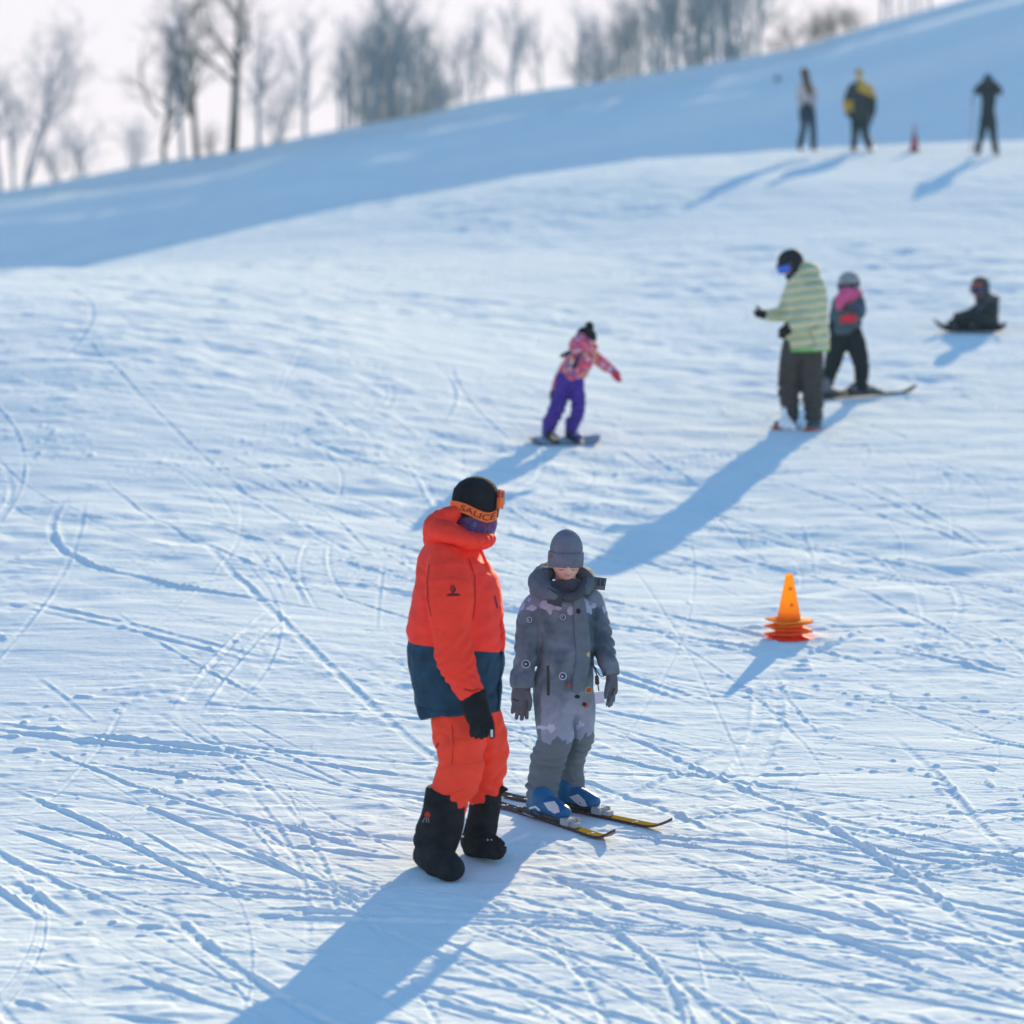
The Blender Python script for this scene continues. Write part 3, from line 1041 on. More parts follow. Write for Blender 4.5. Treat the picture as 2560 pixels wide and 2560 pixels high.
def ground_frame(a, b, lift=0.0):
    """location and rotation for something lying on the snow from ground point a to b"""
    c = (a + b) / 2
    x = (b - a).normalized()
    n = normal_at(c.x, c.y)
    y = n.cross(x).normalized(); n = x.cross(y)
    M = Matrix((x, y, n)).transposed()
    c.z = float(terrain(c.x, c.y)) + lift
    return c, M.to_euler()

# ------------------------------------------------------------------ patterned cloths
def jacket_orange_navy(F):
    """orange shell with navy lower panel; colour split sewn at hip height"""
    m, nt, b = base_mat('orange_navy_shell')
    v, x, y, z = obj_xyz(nt)
    z0 = F.P(1140, 1612, 0).z
    n = nd(nt, 'ShaderNodeTexNoise'); n.inputs['Scale'].default_value = 6
    nt.links.new(v, n.inputs['Vector'])
    zz = math_node(nt, 'ADD', z, math_node(nt, 'MULTIPLY', x, 0.10))
    zz = math_node(nt, 'ADD', zz, math_node(nt, 'MULTIPLY', n.outputs['Fac'], 0.012))
    fac = math_node(nt, 'LESS_THAN', zz, z0 + 0.006)
    c = mixc(nt, fac, vary(nt, (1.0, 0.045, 0.026), .08), vary(nt, (0.008, 0.045, 0.085), .3))
    nt.links.new(c, b.inputs['Base Color'])
    b.inputs['Roughness'].default_value = 0.75
    b.inputs['Specular IOR Level'].default_value = 0.3
    add_bump(nt, b, 220, .3, .003)
    crease(nt, b, .016)
    return m

def suit_material(F):
    """grey one-piece printed with pale mountain shapes at shoulders and thighs"""
    m, nt, b = base_mat('mountain_print_suit')
    v, x, y, z = obj_xyz(nt)
    def zz(py): return F.P(1410, py, -.1).z
    n1 = nd(nt, 'ShaderNodeTexNoise'); n1.inputs['Scale'].default_value = 9; n1.inputs['Detail'].default_value = 2
    n2 = nd(nt, 'ShaderNodeTexVoronoi'); n2.inputs['Scale'].default_value = 11
    nt.links.new(v, n1.inputs['Vector']); nt.links.new(v, n2.inputs['Vector'])
    # triangle-wave peaks
    n3 = nd(nt, 'ShaderNodeTexNoise'); n3.inputs['Scale'].default_value = 30; n3.inputs['Detail'].default_value = 3; nt.links.new(v, n3.inputs['Vector'])
    tri = math_node(nt, 'PINGPONG', math_node(nt, 'ADD', math_node(nt, 'MULTIPLY', x, .9), math_node(nt, 'MULTIPLY', n1.outputs['Fac'], .34)), 0.060)
    tri = math_node(nt, 'ADD', tri, math_node(nt, 'MULTIPLY', n3.outputs['Fac'], .030))
    zj = math_node(nt, 'ADD', z, math_node(nt, 'MULTIPLY', tri, -0.75))
    zj2 = math_node(nt, 'ADD', z, math_node(nt, 'MULTIPLY', tri, 0.9))
    base = ramp(nt, [(0.32, (0.060, 0.090, 0.120)), (0.66, (0.175, 0.225, 0.28))])
    nt.links.new(n1.outputs['Fac'], base.inputs[0])
    lav = (0.36, 0.39, 0.52)
    dark = (0.050, 0.058, 0.068)
    f_sh = math_node(nt, 'GREATER_THAN', zj, zz(1545))
    c = mixc(nt, f_sh, base.outputs[0], lav)
    f_sh2 = math_node(nt, 'MULTIPLY', math_node(nt, 'GREATER_THAN', zj2, zz(1492)), .8)
    c = mixc(nt, f_sh2, c, (0.16, 0.19, 0.24))
    # thighs
    a = math_node(nt, 'LESS_THAN', zj2, zz(1752)); d = math_node(nt, 'GREATER_THAN', zj, zz(1866))
    mrt = nd(nt, 'ShaderNodeMapRange'); mrt.interpolation_type = 'SMOOTHSTEP'
    mrt.inputs['From Min'].default_value = zz(1800); mrt.inputs['From Max'].default_value = zz(1680); mrt.inputs['To Min'].default_value = 1; mrt.inputs['To Max'].default_value = 0
    nt.links.new(zj2, mrt.inputs['Value'])
    f_th = math_node(nt, 'MULTIPLY', math_node(nt, 'MULTIPLY', mrt.outputs[0], d), math_node(nt, 'GREATER_THAN', math_node(nt, 'ADD', x, math_node(nt, 'MULTIPLY', n3.outputs['Fac'], .02)), F.P(1357, 1800, 0).x))
    c = mixc(nt, f_th, c, (0.29, 0.32, 0.41))
    a2 = math_node(nt, 'LESS_THAN', zj2, zz(1800)); d2 = math_node(nt, 'GREATER_THAN', zj, zz(1838))
    c = mixc(nt, math_node(nt, 'MULTIPLY', a2, d2), c, (0.46, 0.49, 0.62))
    f_sn = math_node(nt, 'LESS_THAN', zj, zz(1868))
    c = mixc(nt, f_sn, c, (0.135, 0.165, 0.190))
    nt.links.new(c, b.inputs['Base Color'])
    b.inputs['Roughness'].default_value = 0.85
    b.inputs['Specular IOR Level'].default_value = 0.2
    add_bump(nt, b, 240, .3, .003)
    crease(nt, b, .014)
    return m

def stripes_material():
    m, nt, b = base_mat('green_yellow_stripes')
    v, x, y, z = obj_xyz(nt)
    n = nd(nt, 'ShaderNodeTexNoise'); n.inputs['Scale'].default_value = 4; nt.links.new(v, n.inputs['Vector'])
    t = math_node(nt, 'ADD', math_node(nt, 'ADD', z, math_node(nt, 'MULTIPLY', x, -0.12)), math_node(nt, 'MULTIPLY', n.outputs['Fac'], .03))
    fr = math_node(nt, 'FRACT', math_node(nt, 'MULTIPLY', t, 1 / 0.085))
    r = ramp(nt, [(0.0, (0.64, 0.66, 0.58)), (0.25, (0.16, 0.34, 0.04)), (0.47, (0.64, 0.66, 0.58)), (0.70, (0.62, 0.50, 0.04)), (0.92, (0.64, 0.66, 0.58))], 'CONSTANT')
    nt.links.new(fr, r.inputs[0])
    n2 = nd(nt, 'ShaderNodeTexNoise'); n2.inputs['Scale'].default_value = 7; nt.links.new(v, n2.inputs['Vector'])
    dk = math_node(nt, 'MULTIPLY', math_node(nt, 'GREATER_THAN', n2.outputs['Fac'], .60), math_node(nt, 'LESS_THAN', math_node(nt, 'ABSOLUTE', math_node(nt, 'SUBTRACT', fr, .42)), .09))
    c = mixc(nt, dk, r.outputs[0], (0.045, 0.13, 0.055))
    nt.links.new(c, b.inputs['Base Color'])
    b.inputs['Roughness'].default_value = .8
    return m

def floral_material():
    m, nt, b = base_mat('pink_print')
    v, x, y, z = obj_xyz(nt)
    vo = nd(nt, 'ShaderNodeTexVoronoi'); vo.inputs['Scale'].default_value = 30
    nt.links.new(v, vo.inputs['Vector'])
    s = nd(nt, 'ShaderNodeSeparateColor'); nt.links.new(vo.outputs['Color'], s.inputs[0])
    r = ramp(nt, [(0, (0.62, 0.07, 0.13)), (.30, (0.70, 0.20, 0.32)), (.45, (0.62, 0.06, 0.11)), (.60, (0.62, 0.50, 0.60)), (.72, (0.09, 0.13, 0.32)), (.80, (0.70, 0.45, 0.12)), (.88, (0.62, 0.07, 0.14))], 'CONSTANT')
    nt.links.new(s.outputs[0], r.inputs[0])
    nt.links.new(r.outputs[0], b.inputs['Base Color'])
    b.inputs['Roughness'].default_value = .8
    return m

def swirl_material(name, cols, scale):
    m, nt, b = base_mat(name)
    v, x, y, z = obj_xyz(nt)
    w = nd(nt, 'ShaderNodeTexNoise'); w.inputs['Scale'].default_value = scale; w.inputs['Detail'].default_value = 3; w.inputs['Distortion'].default_value = 2.0
    nt.links.new(v, w.inputs['Vector'])
    k = len(cols)
    r = ramp(nt, [(0.3 + 0.4 * i / (k - 1), c) for i, c in enumerate(cols)], 'LINEAR')
    nt.links.new(w.outputs['Fac'], r.inputs[0])
    nt.links.new(r.outputs[0], b.inputs['Base Color'])
    b.inputs['Roughness'].default_value = .8
    return m

def cone_material(name, col, trans=0.35):
    m, nt, b = base_mat(name)
    nt.links.new(vary(nt, col, .12, 20), b.inputs['Base Color'])
    b.inputs['Roughness'].default_value = .45
    tr = nd(nt, 'ShaderNodeBsdfTranslucent'); tr.inputs[0].default_value = (*col, 1)
    mx = nd(nt, 'ShaderNodeMixShader'); mx.inputs[0].default_value = trans
    out = nt.nodes['Material Output']
    nt.links.new(b.outputs[0], mx.inputs[1]); nt.links.new(tr.outputs[0], mx.inputs[2]); nt.links.new(mx.outputs[0], out.inputs[0])
    return m

def ski_top(name, c1, c2, split, snow=.45):
    m, nt, b = base_mat(name)
    v, x, y, z = obj_xyz(nt)
    f = math_node(nt, 'GREATER_THAN', x, split)
    c = mixc(nt, f, c1, c2)
    n = nd(nt, 'ShaderNodeTexNoise'); n.inputs['Scale'].default_value = 26; n.inputs['Detail'].default_value = 6
    nt.links.new(v, n.inputs['Vector'])
    c = mixc(nt, math_node(nt, 'GREATER_THAN', n.outputs['Fac'], 1 - snow), c, (.78, .80, .83))
    nt.links.new(c, b.inputs['Base Color'])
    b.inputs['Roughness'].default_value = .6
    b.inputs['Specular IOR Level'].default_value = 0.0
    return m

SKIN = fabric('skin', (0.74, 0.47, 0.37), .55, .08, 300)
BLACK = fabric('black_knit', (0.012, 0.013, 0.016), .95, .5, 260, amt=.3)
BLACKP = plastic('black_plastic', (0.015, 0.015, 0.018), .4)
ORANGE = fabric('orange_cloth', (1.0, 0.050, 0.026), .8, .3, 220, amt=.08, fold=.016)
ORANGE2 = fabric('orange_trouser_cloth', (1.0, 0.064, 0.030), .8, .3, 220, amt=.08, fold=.02)
FELT = fabric('black_felt', (0.016, 0.017, 0.020), .98, .7, 120, amt=.5)
WHITEP = plastic('white_plastic', (0.62, 0.63, 0.66), .35)
NAVY = fabric('navy_cloth', (0.010, 0.030, 0.065), .85)

def text_on(name, F, target, s, x0, x1, base, h, mat, parent, off=.0025, shear=.25, ymax=9):
    cu = bpy.data.curves.new('t', 'FONT'); cu.body = s; cu.size = 1; cu.shear = shear
    o = bpy.data.objects.new('t', cu); COL.objects.link(o)
    dg = bpy.context.evaluated_depsgraph_get(); dg.update()
    me = bpy.data.meshes.new_from_object(o.evaluated_get(dg))
    bpy.data.objects.remove(o); bpy.data.curves.remove(cu)
    xs = [v.co.x for v in me.vertices]; a, b_ = min(xs), max(xs)
    H = max(v.co.y for v in me.vertices)
    bm = bmesh.new(); bm.from_mesh(me); bpy.data.meshes.remove(me)
    bad = []
    for v in bm.verts:
        px = x0 + (v.co.x - a) / (b_ - a) * (x1 - x0)
        py = base(px) - v.co.y / H * h
        p = surf(F, target, px, py, off)
        if p is None or p.y > ymax: bad.append(v)
        else: v.co = p
    if bad: bmesh.ops.delete(bm, geom=bad, context='VERTS')
    return from_bm(name, bm, [mat], parent, smooth=False)

def ring_points(center, M, rx, ry, zf, a0, a1, n):
    """points round a head: angle 0 = face, positive to the head's left; returns (p, out, across)"""
    out = []
    for i in range(n + 1):
        a = a0 + (a1 - a0) * i / n
        p = Vector((rx * math.sin(a), -ry * math.cos(a), zf(a)))
        o = Vector((ry * math.sin(a), -rx * math.cos(a), 0)).normalized()
        out.append((center + M @ p, M @ o, M @ Vector((0, 0, 1))))
    return out

# ------------------------------------------------------------------ man in orange
def build_orange_man():
    F = Fig(1140, 2168, .01)
    FLAT.append((F.o.x, F.o.y, .38))
    torso = T(F, [(1142, 1352, .0, 58, 62), (1132, 1392, .0, 86, 92), (1135, 1450, .0, 103, 108), (1140, 1512, .0, 114, 112), (1143, 1585, .0, 118, 112), (1142, 1650, .01, 115, 108), (1144, 1740, .02, 108, 104), (1147, 1783, .02, 103, 100)], cap=(1, 0), sq=2.2, n=6)
    arm = T(F, [(1112, 1398, -.13, 46, 48), (1120, 1440, -.17, 55, 52), (1126, 1512, -.205, 56, 52), (1130, 1585, -.225, 49, 48), (1137, 1640, -.235, 49, 47), (1156, 1690, -.25, 41, 42), (1183, 1738, -.265, 33, 35)], mi=0, cap=(1, 0), n=6)
    farm = T(F, [(1160, 1400, .13, 44), (1188, 1480, .19, 46), (1200, 1580, .20, 44), (1208, 1650, .16, 38), (1212, 1700, .10, 34)], mi=0, cap=(1, 1))
    nleg = T(F, [(1142, 1730, .0, 52, 52), (1145, 1790, -.03, 64, 62), (1151, 1855, -.05, 63, 66), (1154, 1905, -.06, 55, 60), (1147, 1938, -.05, 57, 60), (1134, 1972, -.03, 52, 52), (1122, 2030, -.02, 40, 40)])
    fleg = T(F, [(1180, 1730, .10, 56, 52), (1202, 1795, .15, 55, 58), (1220, 1868, .17, 51, 58), (1219, 1930, .18, 46, 52), (1212, 1975, .20, 40, 44), (1206, 2030, .21, 32, 32)])
    nshaft = T(F, [(1117, 1972, -.03, 51, 52), (1110, 2030, -.02, 55, 54), (1095, 2090, .0, 58, 56), (1083, 2122, .02, 54, 54), (1080, 2136, .02, 42, 48)], cap=(0, 1))
    hz = F.r(1)
    heel = F.P(1070, 2128, .03); toe = F.P(1128, 2166, -.25)
    nfoot = TM([heel, heel.lerp(toe, .5) + Vector((0, 0, -.012)), toe + Vector((0, 0, -.012))], [.074, .076, .066], [.072, .078, .060], hint='z')
    fshaft = T(F, [(1220, 1962, .20, 40, 42), (1212, 2020, .21, 39, 42), (1199, 2080, .22, 42, 44), (1190, 2108, .23, 40, 44), (1188, 2120, .23, 32, 38)], cap=(0, 1))
    heel2 = F.P(1184, 2104, .24); toe2 = F.P(1240, 2118, .06)
    ffoot = TM([heel2, heel2.lerp(toe2, .5), toe2 + Vector((0, 0, -.008))], [.062, .064, .054], [.062, .062, .050], hint='z')
    hc = F.P(1190, 1264, .02)
    person, M = body(F, [torso, arm, farm, nleg, fleg, nshaft, nfoot, fshaft, ffoot], hc, R(122), R(4), 1.0, SKIN, .009,
                     'man in orange and navy jacket and black felt boots, nearest the photographer', F.P(1142, 1360, .0))
    ja = jacket_orange_navy(F)
    # jacket: torso + sleeves in one skin; sleeves keep the orange
    arm['mi'] = 1; farm['mi'] = 1
    jk = remesh('jacket', [torso, arm, farm], [ja, ORANGE], .0075, 5, person,
                folds=[(0, .42, .25, .009, .15, 1.3), (0, .62, .25, .010, .09, .35), (0, .9, .2, .012, .11, .6), (0, .3, .2, .006, .12, -.4), (1, .66, .18, .015, .062, .9), (1, .90, .12, .008, .045, -.7), (1, .30, .22, .008, .09, .4)],
                noise=(.013, 5.5), grain=.0006)
    # collar / hood
    hood = remesh('hood', [
        T(F, [(1220, 1347, -.03, 21, 15), (1198, 1353, -.10, 30, 20), (1158, 1347, -.15, 35, 22), (1112, 1328, -.12, 36, 28), (1092, 1318, -.02, 34, 32), (1098, 1312, .08, 30, 26), (1140, 1325, .13, 26, 20), (1190, 1345, .10, 22, 16), (1216, 1356, .0, 16, 14)], hint='z', n=6),
        T(F, [(1136, 1282, -.06, 18, 16), (1112, 1300, -.05, 34, 36), (1090, 1322, .0, 34, 42), (1082, 1340, .03, 26, 36)], n=6),
    ], [ORANGE], .007, 4, jk, folds=[(0, .3, .4, .012, .05, .6), (1, .5, .5, .010, .05, .4)], noise=(.006, 11))
    remesh('zip_flap', [T(F, [(1200, 1372, -.055, 5, 4), (1220, 1420, -.06, 5, 5), (1244, 1500, -.06, 5, 6), (1258, 1585, -.06, 5, 6), (1254, 1650, -.055, 5, 6), (1249, 1740, -.05, 5, 6), (1246, 1775, -.05, 5, 5)], n=6)], [ja], .004, 2, jk, noise=(.003, 14))
    # trousers
    remesh('trousers', [nleg, fleg], [ORANGE2], .0075, 4, person,
           folds=[(0, .84, .16, .024, .070, .9), (0, .40, .3, .014, .13, .8), (1, .78, .2, .020, .08, -.9), (1, .4, .3, .012, .09, .6)], noise=(.007, 9), grain=.0006)
    tr_ = [o for o in person.children if o.name.startswith('trousers')][0]
    strips('pocket_stitching', F, tr_, [[(1096, 1858), (1092, 1868)]], NAVY, tr_, 1.4)
    strips('side_seam', F, tr_, [[(1130, 1810), (1134, 1860), (1130, 1910)]], fabric('trouser_seam', (.45, .02, .01)), tr_, .8)
    # felt boots
    b1 = remesh('boot', [nshaft, nfoot], [FELT], .006, 5, person, folds=[(0, .7, .2, .008, .07, .2)], noise=(.005, 10), grain=.001)
    b2 = remesh('boot', [fshaft, ffoot, T(F, [(1250, 1966, .17, 6, 12), (1266, 1974, .15, 5, 10)], n=3), T(F, [(1240, 1990, .17, 10, 14), (1255, 1975, .16, 9, 10)], n=3)], [FELT], .006, 3, person, noise=(.005, 10), grain=.001)
    red = fabric('red_thread', (.45, .03, .03)); grey = fabric('grey_thread', (.25, .25, .27))
    patch('emblem', F, b1, [[(1063, 2034), (1070, 2028), (1077, 2034), (1076, 2042), (1064, 2042)]], red, b1, .004)
    strips('emblem_stitching', F, b1, [[(1064, 2044), (1058, 2055)], [(1068, 2044), (1067, 2055)], [(1072, 2044), (1073, 2056)]], grey, b1, 1.0, .004)
    # snow clinging to the boots
    for c_ in (circ(1158, 2091, 4, 8, 3), circ(1220, 2101, 2.4, 7), circ(1229, 2101, 2, 7), circ(1262, 2114, 2, 6)):
        patch('snow_speck', F, b2, [c_], WHITEP, b2, .004)
    # glove
    W = F.P(1180, 1735, -.265); Pm = F.P(1197, 1797, -.27)
    fs = []
    for i, (x, y) in enumerate([(1180, 1838), (1191, 1843), (1204, 1843), (1215, 1839)]):
        a = F.P(1181 + i * 11, 1795, -.29 + i * .012)
        e = F.P(x, y, -.285 + i * .012)
        fs.append([a, a.lerp(e, .55) + Vector((0, -.012, 0)), e])
    th = [F.P(1210, 1770, -.25), F.P(1227, 1800, -.27), F.P(1230, 1840, -.27)]
    ts = [TM([W, W.lerp(Pm, .5), Pm], [F.r(32), F.r(33), F.r(30)], [.036, .036, .030], cap=(0, 1))]
    for f in fs: ts.append(TM(f, [.0125, .0125, .0115], n=4))
    ts.append(TM(th, [.016, .0145, .013], n=4))
    gl = remesh('glove', ts, [BLACK], .0045, 2, person, noise=(.002, 30), grain=.0008)
    remesh('glove_cuff', [T(F, [(1186, 1728, -.265, 31, 33), (1188, 1748, -.266, 33, 35)], cap=(0, 0), n=4)], [BLACK], .005, 2, gl, noise=(.002, 30))
    patch('thumb_tab', F, gl, [[(1227, 1824), (1232, 1824), (1232, 1842), (1227, 1842)]], WHITEP, gl, .003)
    # woollen hat, orange goggles pushed up, patterned neck tube
    hat = lathe('hat', [(.086, -.052), (.092, -.045), (.094, -.01), (.094, .03), (.087, .070), (.070, .102), (.044, .122), (.018, .131), (.001, .133)], BLACK, person, hc, M, 64, .006, 40, 1.20, .05, 3)
    strapm = plastic('orange_strap', (.86, .16, .03), .6, .3)
    # angle of the eye as seen in head space, so the strap droops over the near ear
    pts = ring_points(hc, M, .0975, .116, lambda a: -.004 - .044 * math.exp(-((a + 1.57) / .75) ** 2) - .012 * math.exp(-((a - 1.57) / .75) ** 2), R(-62), R(-298), 60)
    gog = curve_ring('goggles', ring_points(hc, M, .099, .120, lambda a: .038 + .006 * math.cos(a), R(-62), R(62), 24), .066, .012, plastic('red_frame', (.62, .035, .02), .4), person)
    curve_ring('lens', ring_points(hc, M, .109, .131, lambda a: .041, R(-52), R(52), 24), .048, .004, plastic('dark_lens', (.03, .02, .03), .1, .8), gog)
    strap = curve_ring('strap', pts, .044, .006, strapm, gog)
    curve_ring('strap', ring_points(hc, M, .104, .124, lambda a: .018, R(-66), R(-50), 6), .05, .016, strapm, gog)
    def strap_mid(px):
        ys = [y for y in np.arange(1245, 1320, 1.0) if (surf(F, strap, px, y) or Vector((0, 9, 0))).y < hc.y - .03]
        return (min(ys) + max(ys)) / 2 if ys else 1285
    mids = {x: strap_mid(x) for x in range(1140, 1256, 6)}
    mx_, my_ = list(mids), list(mids.values())
    text_on('lettering', F, strap, 'SALICE', 1150, 1240, lambda px: float(np.interp(px, mx_, my_)) + 7.5, 15, fabric('dark_red_print', (.20, .02, .01)), strap, .003, .25, hc.y - .02)
    remesh('neck_tube', [TM([hc + M @ Vector((0, .008, -.125)), hc + M @ Vector((0, -.004, -.085)), hc + M @ Vector((0, -.008, -.05))], [.078, .082, .082], [.088, .10, .098], hint=M @ Vector((0, 1, 0)))], [swirl_material('violet_swirl', [(.01, .03, .12), (.20, .02, .13), (.02, .07, .22), (.30, .15, .26)], 26)], .006, 2, person)
    # sleeve emblem
    dkp = fabric('dark_print', (.06, .015, .015))
    strips('sleeve_emblem', F, jk, [[(1128, 1466), (1127, 1474), (1131, 1481), (1136, 1480), (1138, 1472), (1134, 1465), (1129, 1465)], [(1131, 1470), (1135, 1472), (1133, 1477)], [(1117, 1489), (1150, 1488)], [(1120, 1486), (1146, 1485)], [(1130, 1481), (1133, 1486)]], dkp, jk, 1.3)
    seam = fabric('dark_red_seam', (.36, .012, .008))
    strips('seam', F, jk, [[(1074, 1412), (1068, 1450), (1070, 1500), (1078, 1540)]], seam, jk, .9)
    strips('seam', F, jk, [[(1172, 1398), (1186, 1440), (1188, 1500), (1182, 1550)]], seam, jk, .9)
    strips('hem_stitching', F, jk, [[(1046, 1768), (1090, 1778), (1150, 1782)]], fabric('navy_thread', (.02, .05, .09)), jk, .8)
    strips('cuff_tab', F, jk, [[(1160, 1722), (1180, 1728), (1200, 1722)]], seam, jk, 1.6)
    pk = strips('pocket_zip', F, jk, [[(1236, 1490), (1243, 1520)]], NAVY, jk, 1.6)
    return F

# ------------------------------------------------------------------ child in grey
def build_grey_child():
    F = Fig(1400, 2044, .0)
    FLAT.append((F.o.x + .05, F.o.y, .34))
    suitm = suit_material(F)
    glovem = fabric('grey_glove', (.105, .115, .14), .85, .4, 200)
    torso = T(F, [(1415, 1482, .02, 40, 38), (1412, 1497, .01, 68, 54), (1412, 1525, .0, 74, 62), (1416, 1590, -.01, 68, 62), (1414, 1655, -.015, 69, 64), (1412, 1705, -.01, 75, 66), (1412, 1745, .0, 72, 62)], n=6, sq=2.2)
    la = T(F, [(1352, 1496, .0, 34, 34), (1334, 1528, -.01, 36, 35), (1319, 1580, -.03, 33, 33), (1315, 1635, -.05, 31, 31), (1306, 1685, -.07, 28, 28), (1305, 1716, -.08, 26, 26)], n=6, cap=(1, 0))
    ra = T(F, [(1476, 1494, .03, 30, 34), (1492, 1528, .02, 29, 33), (1502, 1575, .0, 27, 31), (1511, 1620, -.03, 26, 30), (1524, 1665, -.06, 24, 27), (1528, 1690, -.07, 22, 24)], n=6, cap=(1, 0))
    ll = T(F, [(1390, 1725, -.01, 52, 54), (1387, 1800, -.03, 47, 50), (1391, 1845, -.05, 43, 46), (1380, 1880, -.03, 42, 44), (1366, 1915, .0, 43, 44), (1360, 1960, .0, 41, 42), (1358, 2008, .0, 40, 42)], n=6, cap=(1, 0))
    rl = T(F, [(1440, 1725, .05, 46, 50), (1452, 1800, .08, 34, 44), (1450, 1843, .08, 34, 42), (1434, 1884, .14, 32, 38), (1428, 1930, .17, 32, 36), (1425, 1982, .18, 33, 36)], n=6, cap=(1, 0))
    hc = F.P(1415, 1402, -.03)
    person, M = body(F, [torso, la, ra, ll, rl], hc, R(6), R(16), .92, SKIN, .0045,
                     'child in a grey printed ski suit and ribbed beanie looking down at the skis', F.P(1415, 1475, .02))
    suit = remesh('ski_suit', [torso, la, ra, ll, rl], [suitm], .0065, 4, person,
                  folds=[(1, .55, .25, .011, .055, .8), (1, .9, .15, .007, .04, .5), (2, .55, .25, .009, .055, -.8), (2, .9, .15, .006, .04, -.5), (3, .55, .16, .020, .045, .35), (3, .88, .14, .012, .04, .2), (4, .55, .18, .018, .045, -.3), (4, .9, .12, .012, .04, .2), (0, .65, .3, .006, .08, .3)],
                  noise=(.010, 9), grain=.0005)
    gm = fabric('suit_grey', (.10, .13, .165), .85)
    dkm = fabric('suit_dark', (.04, .055, .07), .85)
    # hood lying back round the neck, its two open tabs
    hood = remesh('hood', [
        T(F, [(1392, 1490, -.15, 14, 8), (1362, 1478, -.11, 22, 16), (1346, 1456, -.03, 26, 30), (1362, 1432, .06, 22, 34), (1415, 1425, .13, 24, 30), (1458, 1434, .08, 20, 30), (1474, 1454, .0, 18, 24), (1462, 1474, -.08, 14, 14)], n=6),
        T(F, [(1360, 1440, .04, 24, 40), (1345, 1470, .0, 20, 40)], n=5)], [gm], .0065, 3, suit, folds=[(0, .4, .5, .010, .04, .4)], noise=(.004, 14))
    def tab(name, quad, dy0, dy1, mat):
        # a stiff padded tab of cloth, 9 mm thick
        ps = [F.P(x, y, dy0 if i in (0, 3) else dy1) for i, (x, y) in enumerate(quad)]
        bm = bmesh.new()
        f = [bm.verts.new(p) for p in ps]; bk = [bm.verts.new(p + Vector((0, .009, 0))) for p in ps]
        bm.faces.new(f); bm.faces.new(bk[::-1])
        for i in range(4): bm.faces.new((f[i], f[(i + 1) % 4], bk[(i + 1) % 4], bk[i]))
        bmesh.ops.subdivide_edges(bm, edges=bm.edges[:], cuts=2, use_grid_fill=True)
        for v in bm.verts: v.co.y += .004 * math.sin(v.co.x * 70)
        bmesh.ops.recalc_face_normals(bm, faces=bm.faces[:])
        return from_bm(name, bm, [mat], hood)
    tr = tab('hood_tab', [(1456, 1438), (1517, 1446), (1512, 1476), (1452, 1470)], -.02, -.05, gm)
    for k in range(3):
        x = 1484 + k * 10
        patch('hook_strip', F, tr, [[(x, 1446 + k), (x + 6, 1447 + k), (x + 5, 1464 + k), (x - 1, 1463 + k)]], dkm, tr, .002)
    tl = tab('hood_tab', [(1370, 1470), (1407, 1484), (1404, 1518), (1368, 1508)], -.15, -.165, dkm)
    # neck tube
    remesh('neck_warmer', [T(F, [(1416, 1500, -.02, 34, 34), (1416, 1486, -.015, 44, 44), (1415, 1475, -.01, 46, 45), (1415, 1467, -.0, 43, 42)], cap=(1, 0), n=6), T(F, [(1370, 1440, .02, 8, 10), (1376, 1462, -.06, 10, 10), (1392, 1486, -.12, 11, 11), (1420, 1494, -.14, 12, 12), (1446, 1486, -.12, 11, 11), (1460, 1460, -.06, 9, 10), (1464, 1438, .02, 8, 10)], n=6)], [fabric('dark_grey_fleece', (.058, .068, .085), .95, .5, 160)], .005, 3, person, folds=[(0, .5, .5, .008, .03, .5)], noise=(.003, 16))
    # ribbed beanie with turn-up
    hatm = fabric('grey_rib_knit', (.15, .19, .245), .95, .5, 220, .1)
    Mh = Matrix.Rotation(R(2), 3, 'Y') @ Matrix.Rotation(R(2), 3, 'X')
    hh = hc + Vector((0, .006, .017))
    hat = lathe('beanie', [(.074, .022), (.0775, .03), (.077, .05), (.072, .075), (.061, .098), (.045, .117), (.028, .129), (.012, .135), (.001, .137)], hatm, person, hh, Mh, 264, .020, 44, 1.22, .02, 5)
    tu = lathe('turn_up', [(.074, -.040), (.082, -.042), (.0855, -.034), (.0860, .0), (.0850, .022), (.0815, .029), (.074, .028)], hatm, hat, hh, Mh, 264, .022, 44, 1.20, .02, 6)
    patch('leather_tag', F, tu, [[(1374, 1387), (1379, 1387), (1379, 1397), (1374, 1397)]], fabric('tan_leather', (.30, .10, .05)), hat, .003)
    # lowered lids and mouth
    lash = fabric('lash', (.04, .025, .02))
    patch('eyelash', F, person, [[(1396, 1424), (1403, 1426.5), (1410, 1425), (1410, 1423.5), (1403, 1424.5), (1396, 1422.5)]], lash, person, .001)
    patch('eyelash', F, person, [[(1428, 1425), (1436, 1426.5), (1443, 1424), (1443, 1422.5), (1436, 1424.5), (1428, 1423.5)]], lash, person, .001)
    patch('lips', F, person, [[(1409, 1450), (1415, 1447.5), (1420, 1448.5), (1425, 1447.5), (1432, 1450), (1426, 1453), (1415, 1453)]], fabric('lip', (.42, .12, .11), .5), person, .001)
    for x_ in (1414, 1423): patch('nostril', F, person, [circ(x_, 1439.5, 1.6, 8, 1.0)], fabric('nostril', (.22, .09, .07), .5), person, .001)
    # placket, pocket zips, cuffs
    pl = remesh('placket', [T(F, [(1446, 1496, -.118, 14, 5), (1453, 1560, -.126, 18, 5), (1457, 1640, -.134, 18, 5), (1449, 1700, -.138, 17, 5), (1438, 1730, -.134, 9, 4)], n=6, sq=3)], [fabric('suit_placket', (.12, .165, .205), .85)], .004, 2, suit, noise=(.002, 20))
    strips('pocket_zip', F, suit, [[(1370, 1666), (1371, 1700), (1371, 1736)]], BLACKP, suit, 3.6)
    strips('front_zip', F, suit, [[(1437, 1505), (1443, 1560), (1446, 1640), (1440, 1690), (1432, 1728)]], BLACKP, suit, 1.6)
